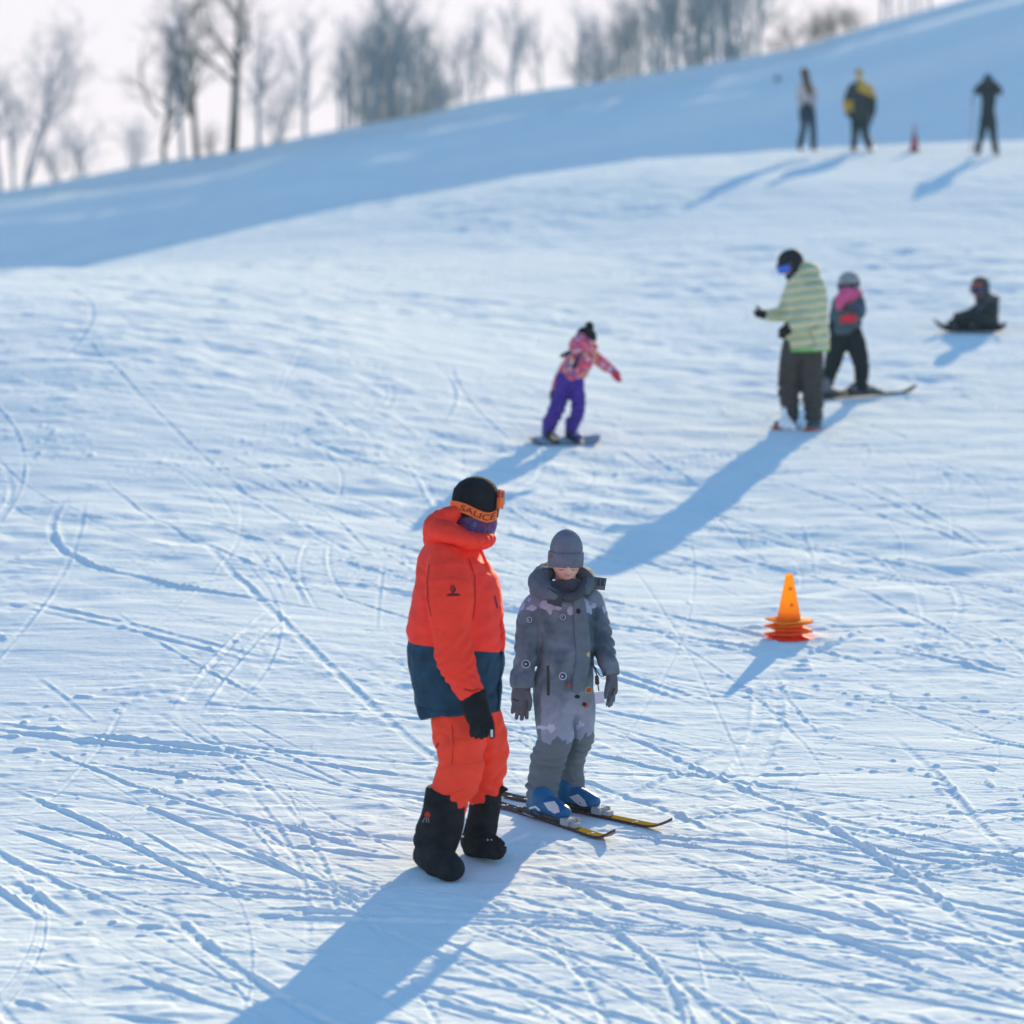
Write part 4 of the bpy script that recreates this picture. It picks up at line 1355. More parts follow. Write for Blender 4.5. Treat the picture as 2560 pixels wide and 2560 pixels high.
    # sewn-on space badges
    dn = fabric('badge_navy', (.02, .05, .10)); pw = fabric('badge_pale', (.42, .46, .55)); og = fabric('badge_orange', (.40, .09, .03)); yl = fabric('badge_yellow', (.45, .42, .18)); bk = fabric('badge_dark', (.02, .022, .025))
    for (x, y, r) in ((1323, 1549, 7), (1407, 1543, 7.5), (1315, 1660, 10.5), (1407, 1690, 10)):
        b_ = patch('badge', F, suit, [circ(x, y, r, 14)], pw, suit, .0025)
        patch('badge_centre', F, suit, [circ(x, y, r * .72, 12)], dn, b_, .0035)
        patch('badge_star', F, suit, [circ(x - 1, y, r * .28, 8)], pw, b_, .0045)
    b_ = patch('badge', F, suit, [circ(1471, 1725, 9, 12)], yl, suit, .0025); patch('badge_centre', F, suit, [circ(1471, 1725, 6.6, 12)], og, b_, .0035)
    star = []
    for k in range(10):
        rr = 9.5 if k % 2 == 0 else 5.5
        star.append((1463 + rr * math.cos(k * .628 + .3), 1762 + rr * math.sin(k * .628 + .3)))
    patch('badge', F, suit, [star], og, suit, .0025); patch('badge', F, suit, [circ(1460, 1760, 5, 8)], bk, suit, .0035)
    patch('badge', F, pl, [circ(1446, 1528, 6, 9, 7)], bk, suit, .0025)
    patch('badge', F, pl, [circ(1472, 1636, 6, 10, 6)], yl, suit, .0025)
    patch('badge', F, suit, [[(1418, 1718), (1421, 1706), (1426, 1716), (1424, 1722)]], og, suit, .0025)
    patch('badge', F, suit, [circ(1443, 1741, 7, 9, 5)], bk, suit, .0025)
    # gloves
    def glove(W, Pm, tips, roots, thumb, pw_, pt_, fr):
        ts = [TM([W, W.lerp(Pm, .45), Pm], [pw_ * .78, pw_, pw_ * .96], [pt_, pt_, pt_ * .8], cap=(0, 1))]
        for a, e in zip(roots, tips):
            ts.append(TM([a, a.lerp(e, .55) + Vector((0, -.006, 0)), e], [fr * 1.05, fr, fr * .9], n=4))
        ts.append(TM(thumb, [fr * 1.25, fr * 1.1, fr * .95], n=4))
        return remesh('glove', ts, [glovem], .0036, 2, person, noise=(.0015, 30))
    W = F.P(1305, 1703, -.08); Pm = F.P(1301, 1758, -.09)
    g1 = glove(W, Pm, [F.P(1281, 1781, -.09), F.P(1291, 1796, -.095), F.P(1304, 1798, -.098), F.P(1317, 1794, -.095)],
               [F.P(1286 + i * 10.5, 1756, -.09) for i in range(4)], [F.P(1318, 1730, -.10), F.P(1326, 1752, -.115), F.P(1323, 1774, -.12)], F.r(24), .021, .0098)
    strips('knuckle_bar', F, g1, [[(1283, 1748), (1296, 1752)]], BLACKP, g1, 1.8)
    c1 = remesh('cuff', [T(F, [(1305, 1694, -.075, 27, 27), (1305, 1714, -.08, 25, 25)], cap=(0, 0), n=4)], [dkm], .005, 2, suit, noise=(.003, 25))
    W2 = F.P(1528, 1680, -.068); P2 = F.P(1531, 1728, -.08)
    g2 = glove(W2, P2, [F.P(1518, 1762, -.10), F.P(1523, 1765, -.08), F.P(1528, 1762, -.06), F.P(1533, 1752, -.045)],
               [F.P(1526 + i * 3, 1726, -.10 + i * .02) for i in range(4)], [F.P(1520, 1706, -.10), F.P(1516, 1726, -.12), F.P(1514, 1744, -.13)], F.r(15), .034, .0098)
    strips('palm_strip', F, g2, [[(1535, 1722), (1526, 1742), (1519, 1756)]], BLACKP, g2, 3.0)
    # lift pass on a retractable cord
    cord = wire('pass_cord', [F.P(1484, 1662, -.12), F.P(1488, 1675, -.14), F.P(1492, 1690, -.15), F.P(1495, 1712, -.155), F.P(1497, 1726, -.155)], .0032, BLACKP, suit)
    remesh('pass_reel', [T(F, [(1492, 1692, -.15, 5, 5), (1493, 1708, -.155, 6, 5)], n=3)], [BLACKP], .003, 1, cord)
    wire('key_loop', [F.P(1488, 1668, -.13), F.P(1499, 1688, -.12), F.P(1509, 1690, -.11), F.P(1513, 1682, -.10)], .0028, BLACKP, suit)
    a, b_, c, d = F.P(1487, 1731, -.155), F.P(1509, 1728, -.15), F.P(1512, 1757, -.15), F.P(1488, 1760, -.155)
    bm = bmesh.new(); f = [bm.verts.new(v) for v in (a, b_, c, d)]; g = [bm.verts.new(v + Vector((0, .003, 0))) for v in (a, b_, c, d)]
    bm.faces.new(f); bm.faces.new(g[::-1])
    for i in range(4): bm.faces.new((f[i], f[(i + 1) % 4], g[(i + 1) % 4], g[i]))
    from_bm('lift_pass', bm, [plastic('pale_card', (.50, .50, .60), .4)], cord, False)
    # --- ski boots and skis
    blue = plastic('blue_shell', (.012, .12, .28), .5, .3)
    SKIS = []
    yk = ski_top('yellow_ski_top', (.05, .05, .055), (.28, .19, .02), -.08, .36)
    base = plastic('dark_ski_base', (.06, .02, .03), .4)
    metal = plastic('grey_metal', (.25, .25, .27), .3, .5, .8)
    def ski(center_px, dirv, label, L=1.0, back=.50):
        g = ground(*center_px)
        d = Vector((dirv[0], dirv[1], 0)).normalized()
        a = g - d * back; b = a + d * L
        a.z = float(terrain(a.x, a.y)); b.z = float(terrain(b.x, b.y))
        loc, rot = ground_frame(a, b, .004)
        e = empty('ski', loc, rot)
        tag(e, label, 'ski', 'child skis')
        s = plank('ski_body', L, .062, .012, .055, .012, [yk, base], e, .16, .10, .14)
        off = back - L / 2
        boxes('heel_binding', [((off - .15, 0, .028), (.07, .05, .03), 0), ((off - .12, 0, .05), (.03, .055, .05), 0), ((off - .20, 0, .022), (.06, .04, .02), 0)], BLACKP, e)
        boxes('toe_binding', [((off + .145, 0, .030), (.06, .06, .035), 0), ((off + .19, 0, .024), (.06, .045, .022), 0), ((off + .16, .03, .034), (.05, .014, .03), .3), ((off + .16, -.03, .034), (.05, .014, .03), -.3)], plastic('white_black_binding', (.42, .42, .44), .35), e)
        boxes('riser_plate', [((off, 0, .018), (.24, .05, .012), 0)], BLACKP, e)
        boxes('brake_arm', [((off - .10, .052, .02), (.10, .006, .006), .1), ((off - .10, -.052, .02), (.10, .006, .006), -.1)], metal, e, .001)
        return g, d
    def ski_boot(g, d, top_local):
        """shell boot standing on the ski, sole along d"""
        c = g - F.o
        heel = c - d * .115 + Vector((0, 0, .075)); toe = c + d * .11 + Vector((0, 0, .062))
        mid = c + d * .01 + Vector((0, 0, .082))
        hint = 'z'
        ank = c - d * .055 + Vector((0, 0, .12))
        bt = remesh('ski_boot', [TM([heel, mid, toe], [.050, .052, .042], [.040, .045, .034], hint), TM([c - d * .06 + Vector((0, 0, .08)), ank, top_local], [.056, .060, .060], [.058, .062, .062])], [blue], .0048, 3, person)
        side = Vector((-d.y, d.x, 0))
        boxes('sole', [(c + d * .0 + Vector((0, 0, .034)), (.27, .062, .018), math.atan2(d.y, d.x))], BLACKP, bt)
        return bt, side
    g1p, d1 = ski((1374, 2056), (.62, -.82), 'yellow and black ski under the nearer blue boot of the child in grey')
    t1 = F.P(1360, 1992, .0)
    bt1, s1 = ski_boot(g1p, d1, t1)
    g2p, d2 = ski((1440, 2030), (.80, -.68), 'snow dusted yellow ski under the boot farther from the photographer', 1.09)
    t2 = F.P(1428, 1966, .18)
    bt2, s2 = ski_boot(g2p, d2, t2)
    patch('instep_plate', F, bt1, [[(1360, 2008), (1386, 2004), (1396, 2016), (1400, 2030), (1388, 2034), (1372, 2024)]], WHITEP, bt1, .004)
    strips('buckle', F, bt1, [[(1326, 2020), (1340, 2016), (1350, 2024)], [(1334, 2030), (1348, 2036)]], WHITEP, bt1, 2.6, .005)
    patch('instep_plate', F, bt2, [[(1424, 1992), (1446, 1986), (1462, 2000), (1470, 2014), (1456, 2016), (1438, 2004)]], WHITEP, bt2, .004)
    FLAT.append((g1p.x, g1p.y, .25)); FLAT.append((g2p.x, g2p.y, .25))
    return F

# ------------------------------------------------------------------ people farther up the slope
def hat_geo(prof_scale): pass

def build_striped_man():
    F = Fig(1994, 1070, .01)
    FLAT.append((F.o.x, F.o.y, .4))
    sm = stripes_material()
    torso = T(F, [(2008, 676, .0, 30, 32), (2012, 700, .0, 44, 46), (2015, 730, .0, 52, 52), (2016, 790, .0, 53, 52), (2017, 845, .0, 55, 52), (2017, 874, .0, 57, 52)], cap=(1, 0), sq=2.2)
    na = T(F, [(2022, 706, -.14, 24), (2028, 740, -.20, 27), (2024, 785, -.24, 26), (2006, 808, -.27, 24), (1982, 815, -.29, 20), (1974, 818, -.29, 18)], cap=(1, 0))
    fa = T(F, [(1990, 712, .10, 24), (1974, 755, .13, 24), (1955, 782, .10, 20), (1925, 787, .04, 16), (1914, 786, .03, 14)], cap=(1, 0))
    l1 = T(F, [(1990, 860, .0, 34, 40), (1979, 900, .02, 28, 34), (1973, 945, .02, 27, 32), (1972, 985, .02, 26, 30), (1976, 1020, .03, 22, 28), (1979, 1052, .03, 20, 26)], cap=(1, 0))
    l2 = T(F, [(2024, 860, .0, 36, 40), (2028, 900, -.02, 31, 36), (2029, 945, -.02, 29, 34), (2030, 985, -.02, 26, 32), (2034, 1020, -.02, 24, 30), (2037, 1052, -.02, 24, 28)], cap=(1, 0))
    hc = F.P(1976, 661, -.02)
    per, M = body(F, [torso, na, fa, l1, l2], hc, R(-62), R(22), 1.0, SKIN, .011, 'man in a green striped jacket and black helmet pointing with one gloved hand', F.P(2006, 690, 0))
    jk = remesh('jacket', [torso, na, fa], [sm], .012, 4, per, folds=[(1, .55, .3, .02, .06, .3), (0, .8, .3, .012, .12, .4)], noise=(.008, 6))
    remesh('hood', [T(F, [(1984, 700, -.12, 8, 8), (2002, 688, -.14, 12, 10), (2028, 676, -.06, 17, 16), (2030, 672, .06, 16, 16), (2000, 686, .12, 12, 10), (1982, 700, .06, 8, 8)], n=5), T(F, [(2010, 664, -.02, 10, 22), (2030, 676, .0, 18, 30), (2036, 694, .02, 14, 28)])], [sm], .011, 4, jk, noise=(.006, 12))
    hem = T(F, [(2017, 870, .0, 55, 51), (2017, 879, .0, 57, 53)], cap=(0, 0))
    remesh('hem_lining', [hem], [fabric('lime_cloth', (.20, .50, .10))], .012, 2, jk)
    strips('pocket_zip', F, jk, [[(2018, 812), (2030, 842), (2038, 862)]], fabric('zip_grey', (.12, .13, .10)), jk, 1.0)
    remesh('trousers', [l1, l2], [fabric('brown_grey_cloth', (.060, .055, .050), .9, fold=.03)], .012, 4, per, folds=[(0, .6, .3, .024, .08, .3), (1, .7, .3, .022, .08, -.3), (0, .95, .1, .02, .05, .2), (1, .95, .1, .02, .05, .2)], noise=(.008, 8))
    # gloves
    W = F.P(1974, 818, -.29); Pm = F.P(1958, 830, -.30)
    tips = [F.P(1948 + i * 4, 842 + i * 1.5, -.33 + i * .02) for i in range(4)]
    roots = [F.P(1952 + i * 4, 829 + i, -.33 + i * .02) for i in range(4)]
    ts = [TM([W, W.lerp(Pm, .5), Pm], [.05, .055, .05], [.04, .045, .04])] + [TM([a, a.lerp(b, .5), b], [.017, .017, .014], n=3) for a, b in zip(roots, tips)] + [TM([F.P(1968, 816, -.33), F.P(1956, 820, -.35), F.P(1948, 828, -.35)], [.018, .017, .014], n=3)]
    remesh('glove', ts, [BLACK], .007, 2, per)
    W = F.P(1916, 787, .03); Pm = F.P(1900, 785, .0)
    tips = [F.P(1885 + i * 1.5, 778 + i * 4, -.05 + i * .03) for i in range(4)]
    roots = [F.P(1902, 779 + i * 4, -.03 + i * .02) for i in range(4)]
    ts = [TM([W, W.lerp(Pm, .5), Pm], [.042, .046, .042], [.035, .036, .03])] + [TM([a, a.lerp(b, .5), b], [.016, .015, .013], n=3) for a, b in zip(roots, tips)] + [TM([F.P(1904, 780, .0), F.P(1897, 772, -.01), F.P(1892, 765, -.01)], [.017, .015, .013], n=3)]
    remesh('glove', ts, [BLACK], .007, 2, per)
    # helmet, goggles, chin scarf
    hel = lathe('helmet', [(.100, -.035), (.108, -.03), (.112, .0), (.112, .04), (.102, .085), (.078, .118), (.045, .136), (.002, .142)], plastic('black_helmet', (.018, .020, .024), .7, .2), per, hc + M @ Vector((0, .012, .0)), M, 40, 0, 1, 1.15)
    lathe('ear_guard', [(.094, -.085), (.102, -.075), (.107, -.035)], BLACK, hel, hc + M @ Vector((0, .030, 0)), M, 32, 0, 1, 0.95)
    gg = curve_ring('goggles', ring_points(hc, M, .098, .118, lambda a: -.002, R(-70), R(70), 20), .082, .022, BLACKP, per)
    curve_ring('lens', ring_points(hc, M, .120, .141, lambda a: -.002, R(-56), R(56), 20), .066, .005, plastic('blue_lens', (.01, .10, .62), .15, .8), gg)
    patch('side_badge', F, hel, [circ(1975, 660, 5)], plastic('blue_badge', (.02, .14, .36)), hel, .004)
    remesh('scarf', [TM([hc + M @ Vector((0, .0, -.16)), hc + M @ Vector((0, -.02, -.12)), hc + M @ Vector((0, -.035, -.092))], [.066, .066, .056], [.066, .066, .054])], [NAVY], .009, 2, per)
    # shoes
    teal = fabric('teal_shoe', (.03, .09, .11)); rd = plastic('red_sole', (.45, .07, .04))
    for (a, b, dy) in (((1978, 1062), (1944, 1064), .02), ((2040, 1064), (2024, 1066), -.05)):
        p, q = F.P(*a, dy), F.P(*b, dy - .12)
        p.z = float(terrain(F.o.x + p.x, F.o.y + p.y)) - F.o.z + .055; q.z = float(terrain(F.o.x + q.x, F.o.y + q.y)) - F.o.z + .050
        sh = remesh('shoe', [TM([p, p.lerp(q, .5), q], [.055, .056, .046], [.05, .048, .036], 'z'), TM([p + Vector((0, 0, .0)), p + Vector((0, 0, .12))], [.055, .06])], [teal], .009, 2, per)
        d = q - p
        m_ = (p + q) / 2
        boxes('sole', [((m_.x, m_.y, m_.z - .042), (d.length + .11, .10, .028), math.atan2(d.y, d.x))], rd, sh, .008)
    sn = remesh('snow_cake', [T(F, [(1960, 1024, -.10, 4), (1964, 1042, -.11, 6), (1972, 1062, -.13, 9)]), T(F, [(1950, 1058, -.12, 8), (1972, 1064, -.15, 10), (1986, 1072, -.15, 8)])], [SNOW], .010, 2, per, noise=(.02, 14))

def build_helmet_kid():
    F = Fig(2122, 992, .0)
    FLAT.append((F.o.x, F.o.y, .5))
    torso = T(F, [(2118, 736, .0, 24, 26), (2122, 760, .0, 34, 34), (2120, 795, .0, 34, 34), (2118, 824, .0, 35, 36), (2118, 836, .0, 35, 36)], cap=(1, 0))
    ra = T(F, [(2146, 748, -.08, 13, 15), (2152, 770, -.14, 14, 15), (2148, 786, -.20, 13, 14), (2136, 794, -.24, 11, 12)], cap=(1, 0))
    lar = T(F, [(2094, 752, .06, 13, 15), (2086, 785, .06, 13, 14), (2082, 806, .04, 11, 12)], cap=(1, 0))
    l1 = T(F, [(2106, 832, .03, 26, 32), (2092, 870, .04, 25, 30), (2080, 915, .05, 20, 25), (2070, 950, .05, 16, 20), (2064, 980, .05, 14, 18)], cap=(1, 0))
    l2 = T(F, [(2130, 832, -.02, 26, 32), (2142, 870, -.03, 25, 30), (2153, 915, -.05, 20, 25), (2154, 950, -.05, 17, 20), (2154, 978, -.05, 16, 19)], cap=(1, 0))
    hc = F.P(2122, 712, -.0)
    per, M = body(F, [torso, ra, lar, l1, l2], hc, R(-35), R(12), .92, SKIN, .011, 'child in a grey and pink jacket and pale helmet, straddling skis behind the striped man', F.P(2120, 740, 0))
    jm = fabric('grey_teal_cloth', (.065, .105, .125), .85)
    jk = remesh('jacket', [torso, ra, lar], [jm], .011, 4, per, folds=[(1, .5, .4, .015, .05, .3), (0, .7, .3, .01, .09, .3)], noise=(.006, 9))
    pk = fabric('pink_cloth', (.62, .10, .25), .8)
    remesh('pink_hood', [T(F, [(2100, 768, -.16, 10, 10), (2104, 748, -.16, 17, 14), (2120, 738, -.10, 22, 22), (2138, 736, -.0, 14, 24), (2116, 738, .10, 18, 14), (2098, 752, .06, 12, 14)], n=5)], [pk], .011, 4, jk, noise=(.006, 12))
    strips('shoulder_stripe', F, jk, [[(2136, 764), (2150, 768), (2158, 774)]], fabric('violet_cloth', (.12, .12, .28)), jk, 4)
    remesh('trousers', [l1, l2], [fabric('black_cloth', (.010, .014, .018), .8)], .011, 4, per, folds=[(0, .7, .3, .015, .07, .3), (1, .7, .3, .015, .07, .3)], noise=(.006, 9))
    red = fabric('red_mitten', (.60, .035, .06))
    def mitt(W, Pm, tips, mat, s=1.0):
        d = (Pm - W)
        ts = [TM([W, W.lerp(Pm, .5), Pm], [.036 * s, .042 * s, .038 * s], [.03 * s, .034 * s, .028 * s])]
        ts += [TM([Pm + (t - Pm) * .05 , Pm.lerp(t, .55), t], [.014 * s, .014 * s, .012 * s], n=3) for t in tips]
        return remesh('glove', ts, [mat], .0065, 2, per)
    W, Pm = F.P(2138, 793, -.24), F.P(2120, 798, -.27)
    mitt(W, Pm, [F.P(2102, 792 + i * 5, -.30 + i * .02) for i in range(4)] + [F.P(2116, 784, -.31)], red, 1.15)
    W, Pm = F.P(2082, 806, .04), F.P(2080, 820, .02)
    mitt(W, Pm, [F.P(2074 + i * 4, 832, -.0 + i * .01) for i in range(4)] + [F.P(2073, 820, -.03)], BLACK)
    hm = swirl_material('sticker_helmet', [(.30, .34, .38), (.42, .46, .50), (.12, .15, .2), (.45, .40, .30)], 16)
    hel = lathe('helmet', [(.090, -.055), (.103, -.045), (.107, .0), (.107, .04), (.097, .083), (.075, .113), (.042, .130), (.002, .136)], hm, per, hc + M @ Vector((0, .012, 0)), M, 40, 0, 1, 1.15)
    gg = curve_ring('goggles', ring_points(hc, M, .096, .116, lambda a: -.005, R(-68), R(68), 16), .07, .02, BLACKP, per)
    curve_ring('strap', ring_points(hc, M, .110, .134, lambda a: .01 , R(75), R(285), 30), .03, .005, BLACKP, gg)
    # boots + skis
    gm = plastic('grey_ski_boot', (.16, .17, .20), .7, .2)
    a, b = ground(2059, 1006), ground(2300, 991)
    u = (b - a).normalized()
    c1 = ground(2158, 993)
    L = 1.20
    A = c1 - u * .55; B = A + u * L
    top = ski_top('black_ski_top', (.03, .03, .035), (.03, .03, .035), 0, .12)
    base = plastic('black_ski_base', (.02, .02, .022))
    def ski_at(A, B, label):
        loc, rot = ground_frame(A, B, .02)
        e = empty('ski', loc, rot); tag(e, label, 'ski', 'skis of the child in the pale helmet')
        plank('ski_body', (B - A).length, .075, .014, .07, .02, [top, base], e, .15, .1, .16)
        off = .55 - (B - A).length / 2
        boxes('heel_binding', [((off - .13, 0, .045), (.09, .055, .055), 0)], BLACKP, e)
        boxes('toe_binding', [((off + .15, 0, .038), (.08, .06, .04), 0), ((off + .2, 0, .03), (.06, .045, .025), 0)], BLACKP, e)
    ski_at(A, B, 'long black ski pointing right under the right boot of the child in the pale helmet')
    g2 = ground(2066, 996)
    u2 = Vector((.55, .83, 0)).normalized()
    A2 = g2 - u2 * .55; B2 = A2 + u2 * L
    for p in (A2, B2): p.z = float(terrain(p.x, p.y))
    ski_at(A2, B2, 'black ski half hidden behind the legs of the striped man')
    for g, d, top_ in ((c1, u, F.P(2154, 962, -.05)), (g2, u2, F.P(2064, 962, .05))):
        c = g - F.o
        bt = remesh('ski_boot', [TM([c - d * .11 + Vector((0, 0, .09)), c + Vector((0, 0, .095)), c + d * .13 + Vector((0, 0, .075))], [.05, .052, .042], [.04, .044, .034], 'z'), TM([c - d * .05 + Vector((0, 0, .09)), c - d * .03 + Vector((0, 0, .16)), top_], [.056, .058, .058])], [gm], .009, 2, per)
        boxes('sole', [(c + Vector((0, 0, .05)), (.30, .062, .022), math.atan2(d.y, d.x))], BLACKP, bt)

def build_pink_kid():
    F = Fig(1408, 1102, .0)
    FLAT.append((F.o.x, F.o.y, .4))
    torso = T(F, [(1458, 872, -.03, 22, 26), (1456, 888, -.02, 33, 34), (1446, 912, .0, 33, 34), (1430, 938, .01, 30, 34), (1425, 950, .01, 29, 33)], cap=(1, 0))
    ra = T(F, [(1478, 884, .0, 16), (1496, 900, .02, 16), (1514, 914, .04, 15), (1532, 926, .05, 12), (1537, 930, .05, 11)], cap=(1, 0))
    la = T(F, [(1430, 892, .05, 15), (1406, 930, .14, 14), (1392, 960, .16, 12), (1386, 978, .15, 10)], cap=(1, 0))
    l1 = T(F, [(1412, 946, .0, 22, 28), (1404, 985, .02, 20, 26), (1394, 1018, -.02, 21, 24), (1380, 1048, .02, 19, 21), (1372, 1072, .04, 15, 17)], cap=(1, 0))
    l2 = T(F, [(1438, 946, .0, 22, 28), (1443, 985, .0, 19, 26), (1446, 1018, -.03, 18, 23), (1438, 1048, .01, 16, 20), (1428, 1078, .03, 14, 17)], cap=(1, 0))
    hc = F.P(1464, 848, -.03)
    per, M = body(F, [torso, ra, la, l1, l2], hc, R(120), R(20), .86, SKIN, .010, 'small child in purple trousers and pink printed jacket balancing on a snowboard', F.P(1458, 876, -.02))
    fm = floral_material()
    jk = remesh('jacket', [torso, ra, la], [fm], .010, 4, per, folds=[(1, .5, .4, .012, .05, .4), (0, .7, .3, .010, .07, .3)], noise=(.006, 10))
    remesh('hood', [T(F, [(1486, 866, -.05, 9, 12), (1470, 862, -.13, 16, 14), (1446, 860, -.10, 22, 24), (1440, 872, -.06, 18, 22)], n=5), T(F, [(1452, 846, -.08, 16, 20), (1446, 862, -.08, 20, 24)], n=4)], [fm], .010, 4, jk, noise=(.005, 12))
    tails = remesh('jacket_tail', [T(F, [(1446, 940, .08, 12, 14), (1452, 965, .10, 8, 12), (1453, 995, .12, 5, 9), (1450, 1004, .12, 7, 8), (1456, 1014, .12, 3, 5)]), T(F, [(1396, 940, .10, 8, 10), (1386, 962, .12, 5, 8)])], [fm], .008, 2, jk, noise=(.005, 14))
    remesh('trousers', [l1, l2], [fabric('purple_cloth', (.065, .028, .27), .7, fold=.03)], .010, 4, per, folds=[(0, .55, .3, .018, .06, .3), (1, .6, .3, .018, .06, -.3)], noise=(.006, 10))
    strips('back_strap', F, jk, [[(1470, 868), (1452, 878), (1444, 895), (1436, 918)]], NAVY, jk, 6)
    remesh('scarf_end', [T(F, [(1432, 878, -.10, 6, 4), (1416, 884, -.12, 6, 4), (1403, 891, -.12, 5, 4)])], [NAVY], .008, 2, per)
    hat = lathe('hat', [(.076, -.02), (.082, -.01), (.082, .03), (.076, .062), (.058, .092), (.03, .108), (.002, .112)], BLACK, per, hc, M, 40, .01, 20, 1.2, .05)
    remesh('pompom', [TM([hc + M @ Vector((0, .0, .118)), hc + M @ Vector((0, .0, .128))], [.042, .042])], [BLACK], .008, 1, hat, noise=(.008, 40))
    red = fabric('red_glove', (.55, .04, .09))
    W, Pm = F.P(1536, 930, .05), F.P(1542, 940, .05)
    ts = [TM([W, W.lerp(Pm, .5), Pm], [.036, .042, .038], [.03, .032, .028])] + [TM([Pm + Vector((-.02 + .013 * i, 0, 0)), F.P(1541 + i * 3, 948, .05), F.P(1543 + i * 3.2, 953 - abs(i - 1.5), .05)], [.013, .013, .011], n=3) for i in range(4)] + [TM([F.P(1534, 934, .02), F.P(1536, 944, .01), F.P(1539, 949, .01)], [.014, .013, .011], n=3)]
    remesh('glove', ts, [red], .006, 2, per)
    W, Pm = F.P(1386, 978, .15), F.P(1382, 990, .14)
    ts = [TM([W, W.lerp(Pm, .5), Pm], [.034, .038, .034], [.03, .032, .028])] + [TM([Pm + Vector((-.018 + .012 * i, 0, 0)), F.P(1378 + i * 3, 997, .13), F.P(1379 + i * 3, 1002, .12)], [.013, .013, .011], n=3) for i in range(4)] + [TM([F.P(1390, 982, .12), F.P(1392, 990, .11), F.P(1391, 996, .11)], [.014, .013, .011], n=3)]
    remesh('glove', ts, [fabric('brown_glove', (.08, .04, .03))], .006, 2, per)
    # boots, board
    bm_ = plastic('blue_purple_boot', (.035, .03, .30), .5); pal = plastic('pale_strap', (.45, .45, .55), .5)
    for (x, y, dy) in ((1366, 1088, .05), (1424, 1088, .05)):
        a = F.P(x, y, dy); b = F.P(x + 24, y + 3, dy - .07)
        bt = remesh('boot', [TM([a, a.lerp(b, .5), b], [.045, .046, .038], [.042, .04, .03], 'z'), TM([a, a + Vector((.006, 0, .06)), a + Vector((.012, 0, .13))], [.046, .048, .054])], [bm_], .007, 2, per)
        patch('boot_tongue', F, bt, [[(x + 10, y - 12), (x + 18, y - 12), (x + 26, y - 2), (x + 14, y)]], pal, bt, .004)
    A, B = ground(1322, 1108), ground(1496, 1107)
    loc, rot = ground_frame(A, B, .012)
    rot2 = (rot.to_matrix() @ Matrix.Rotation(R(8), 3, 'X') ).to_euler()
    e = empty('snowboard', loc, rot2)
    tag(e, 'short snowboard with a dark red tip under the child in purple trousers', 'snowboard')
    m, nt, bb = base_mat('board_base')
    v, x, y, z = obj_xyz(nt)
    rr = ramp(nt, [(.0, (.02, .035, .045)), (.55, (.03, .03, .04)), (1.0, (.16, .045, .06))]); nt.links.new(math_node(nt, 'ADD', x, .5), rr.inputs[0])
    nt.links.new(rr.outputs[0], bb.inputs['Base Color'])
    plank('board', (B - A).length, .20, .016, .05, .03, [plastic('pale_board_top', (.30, .36, .40), .7, .1), m], e, .1, .25, .2)
    boxes('binding', [((-.13, 0, .03), (.07, .15, .028), 0), ((-.13, .07, .05), (.06, .02, .06), 0)], BLACKP, e)
    boxes('binding', [((.10, 0, .03), (.07, .15, .028), 0), ((.10, .07, .05), (.06, .02, .06), 0)], BLACKP, e)

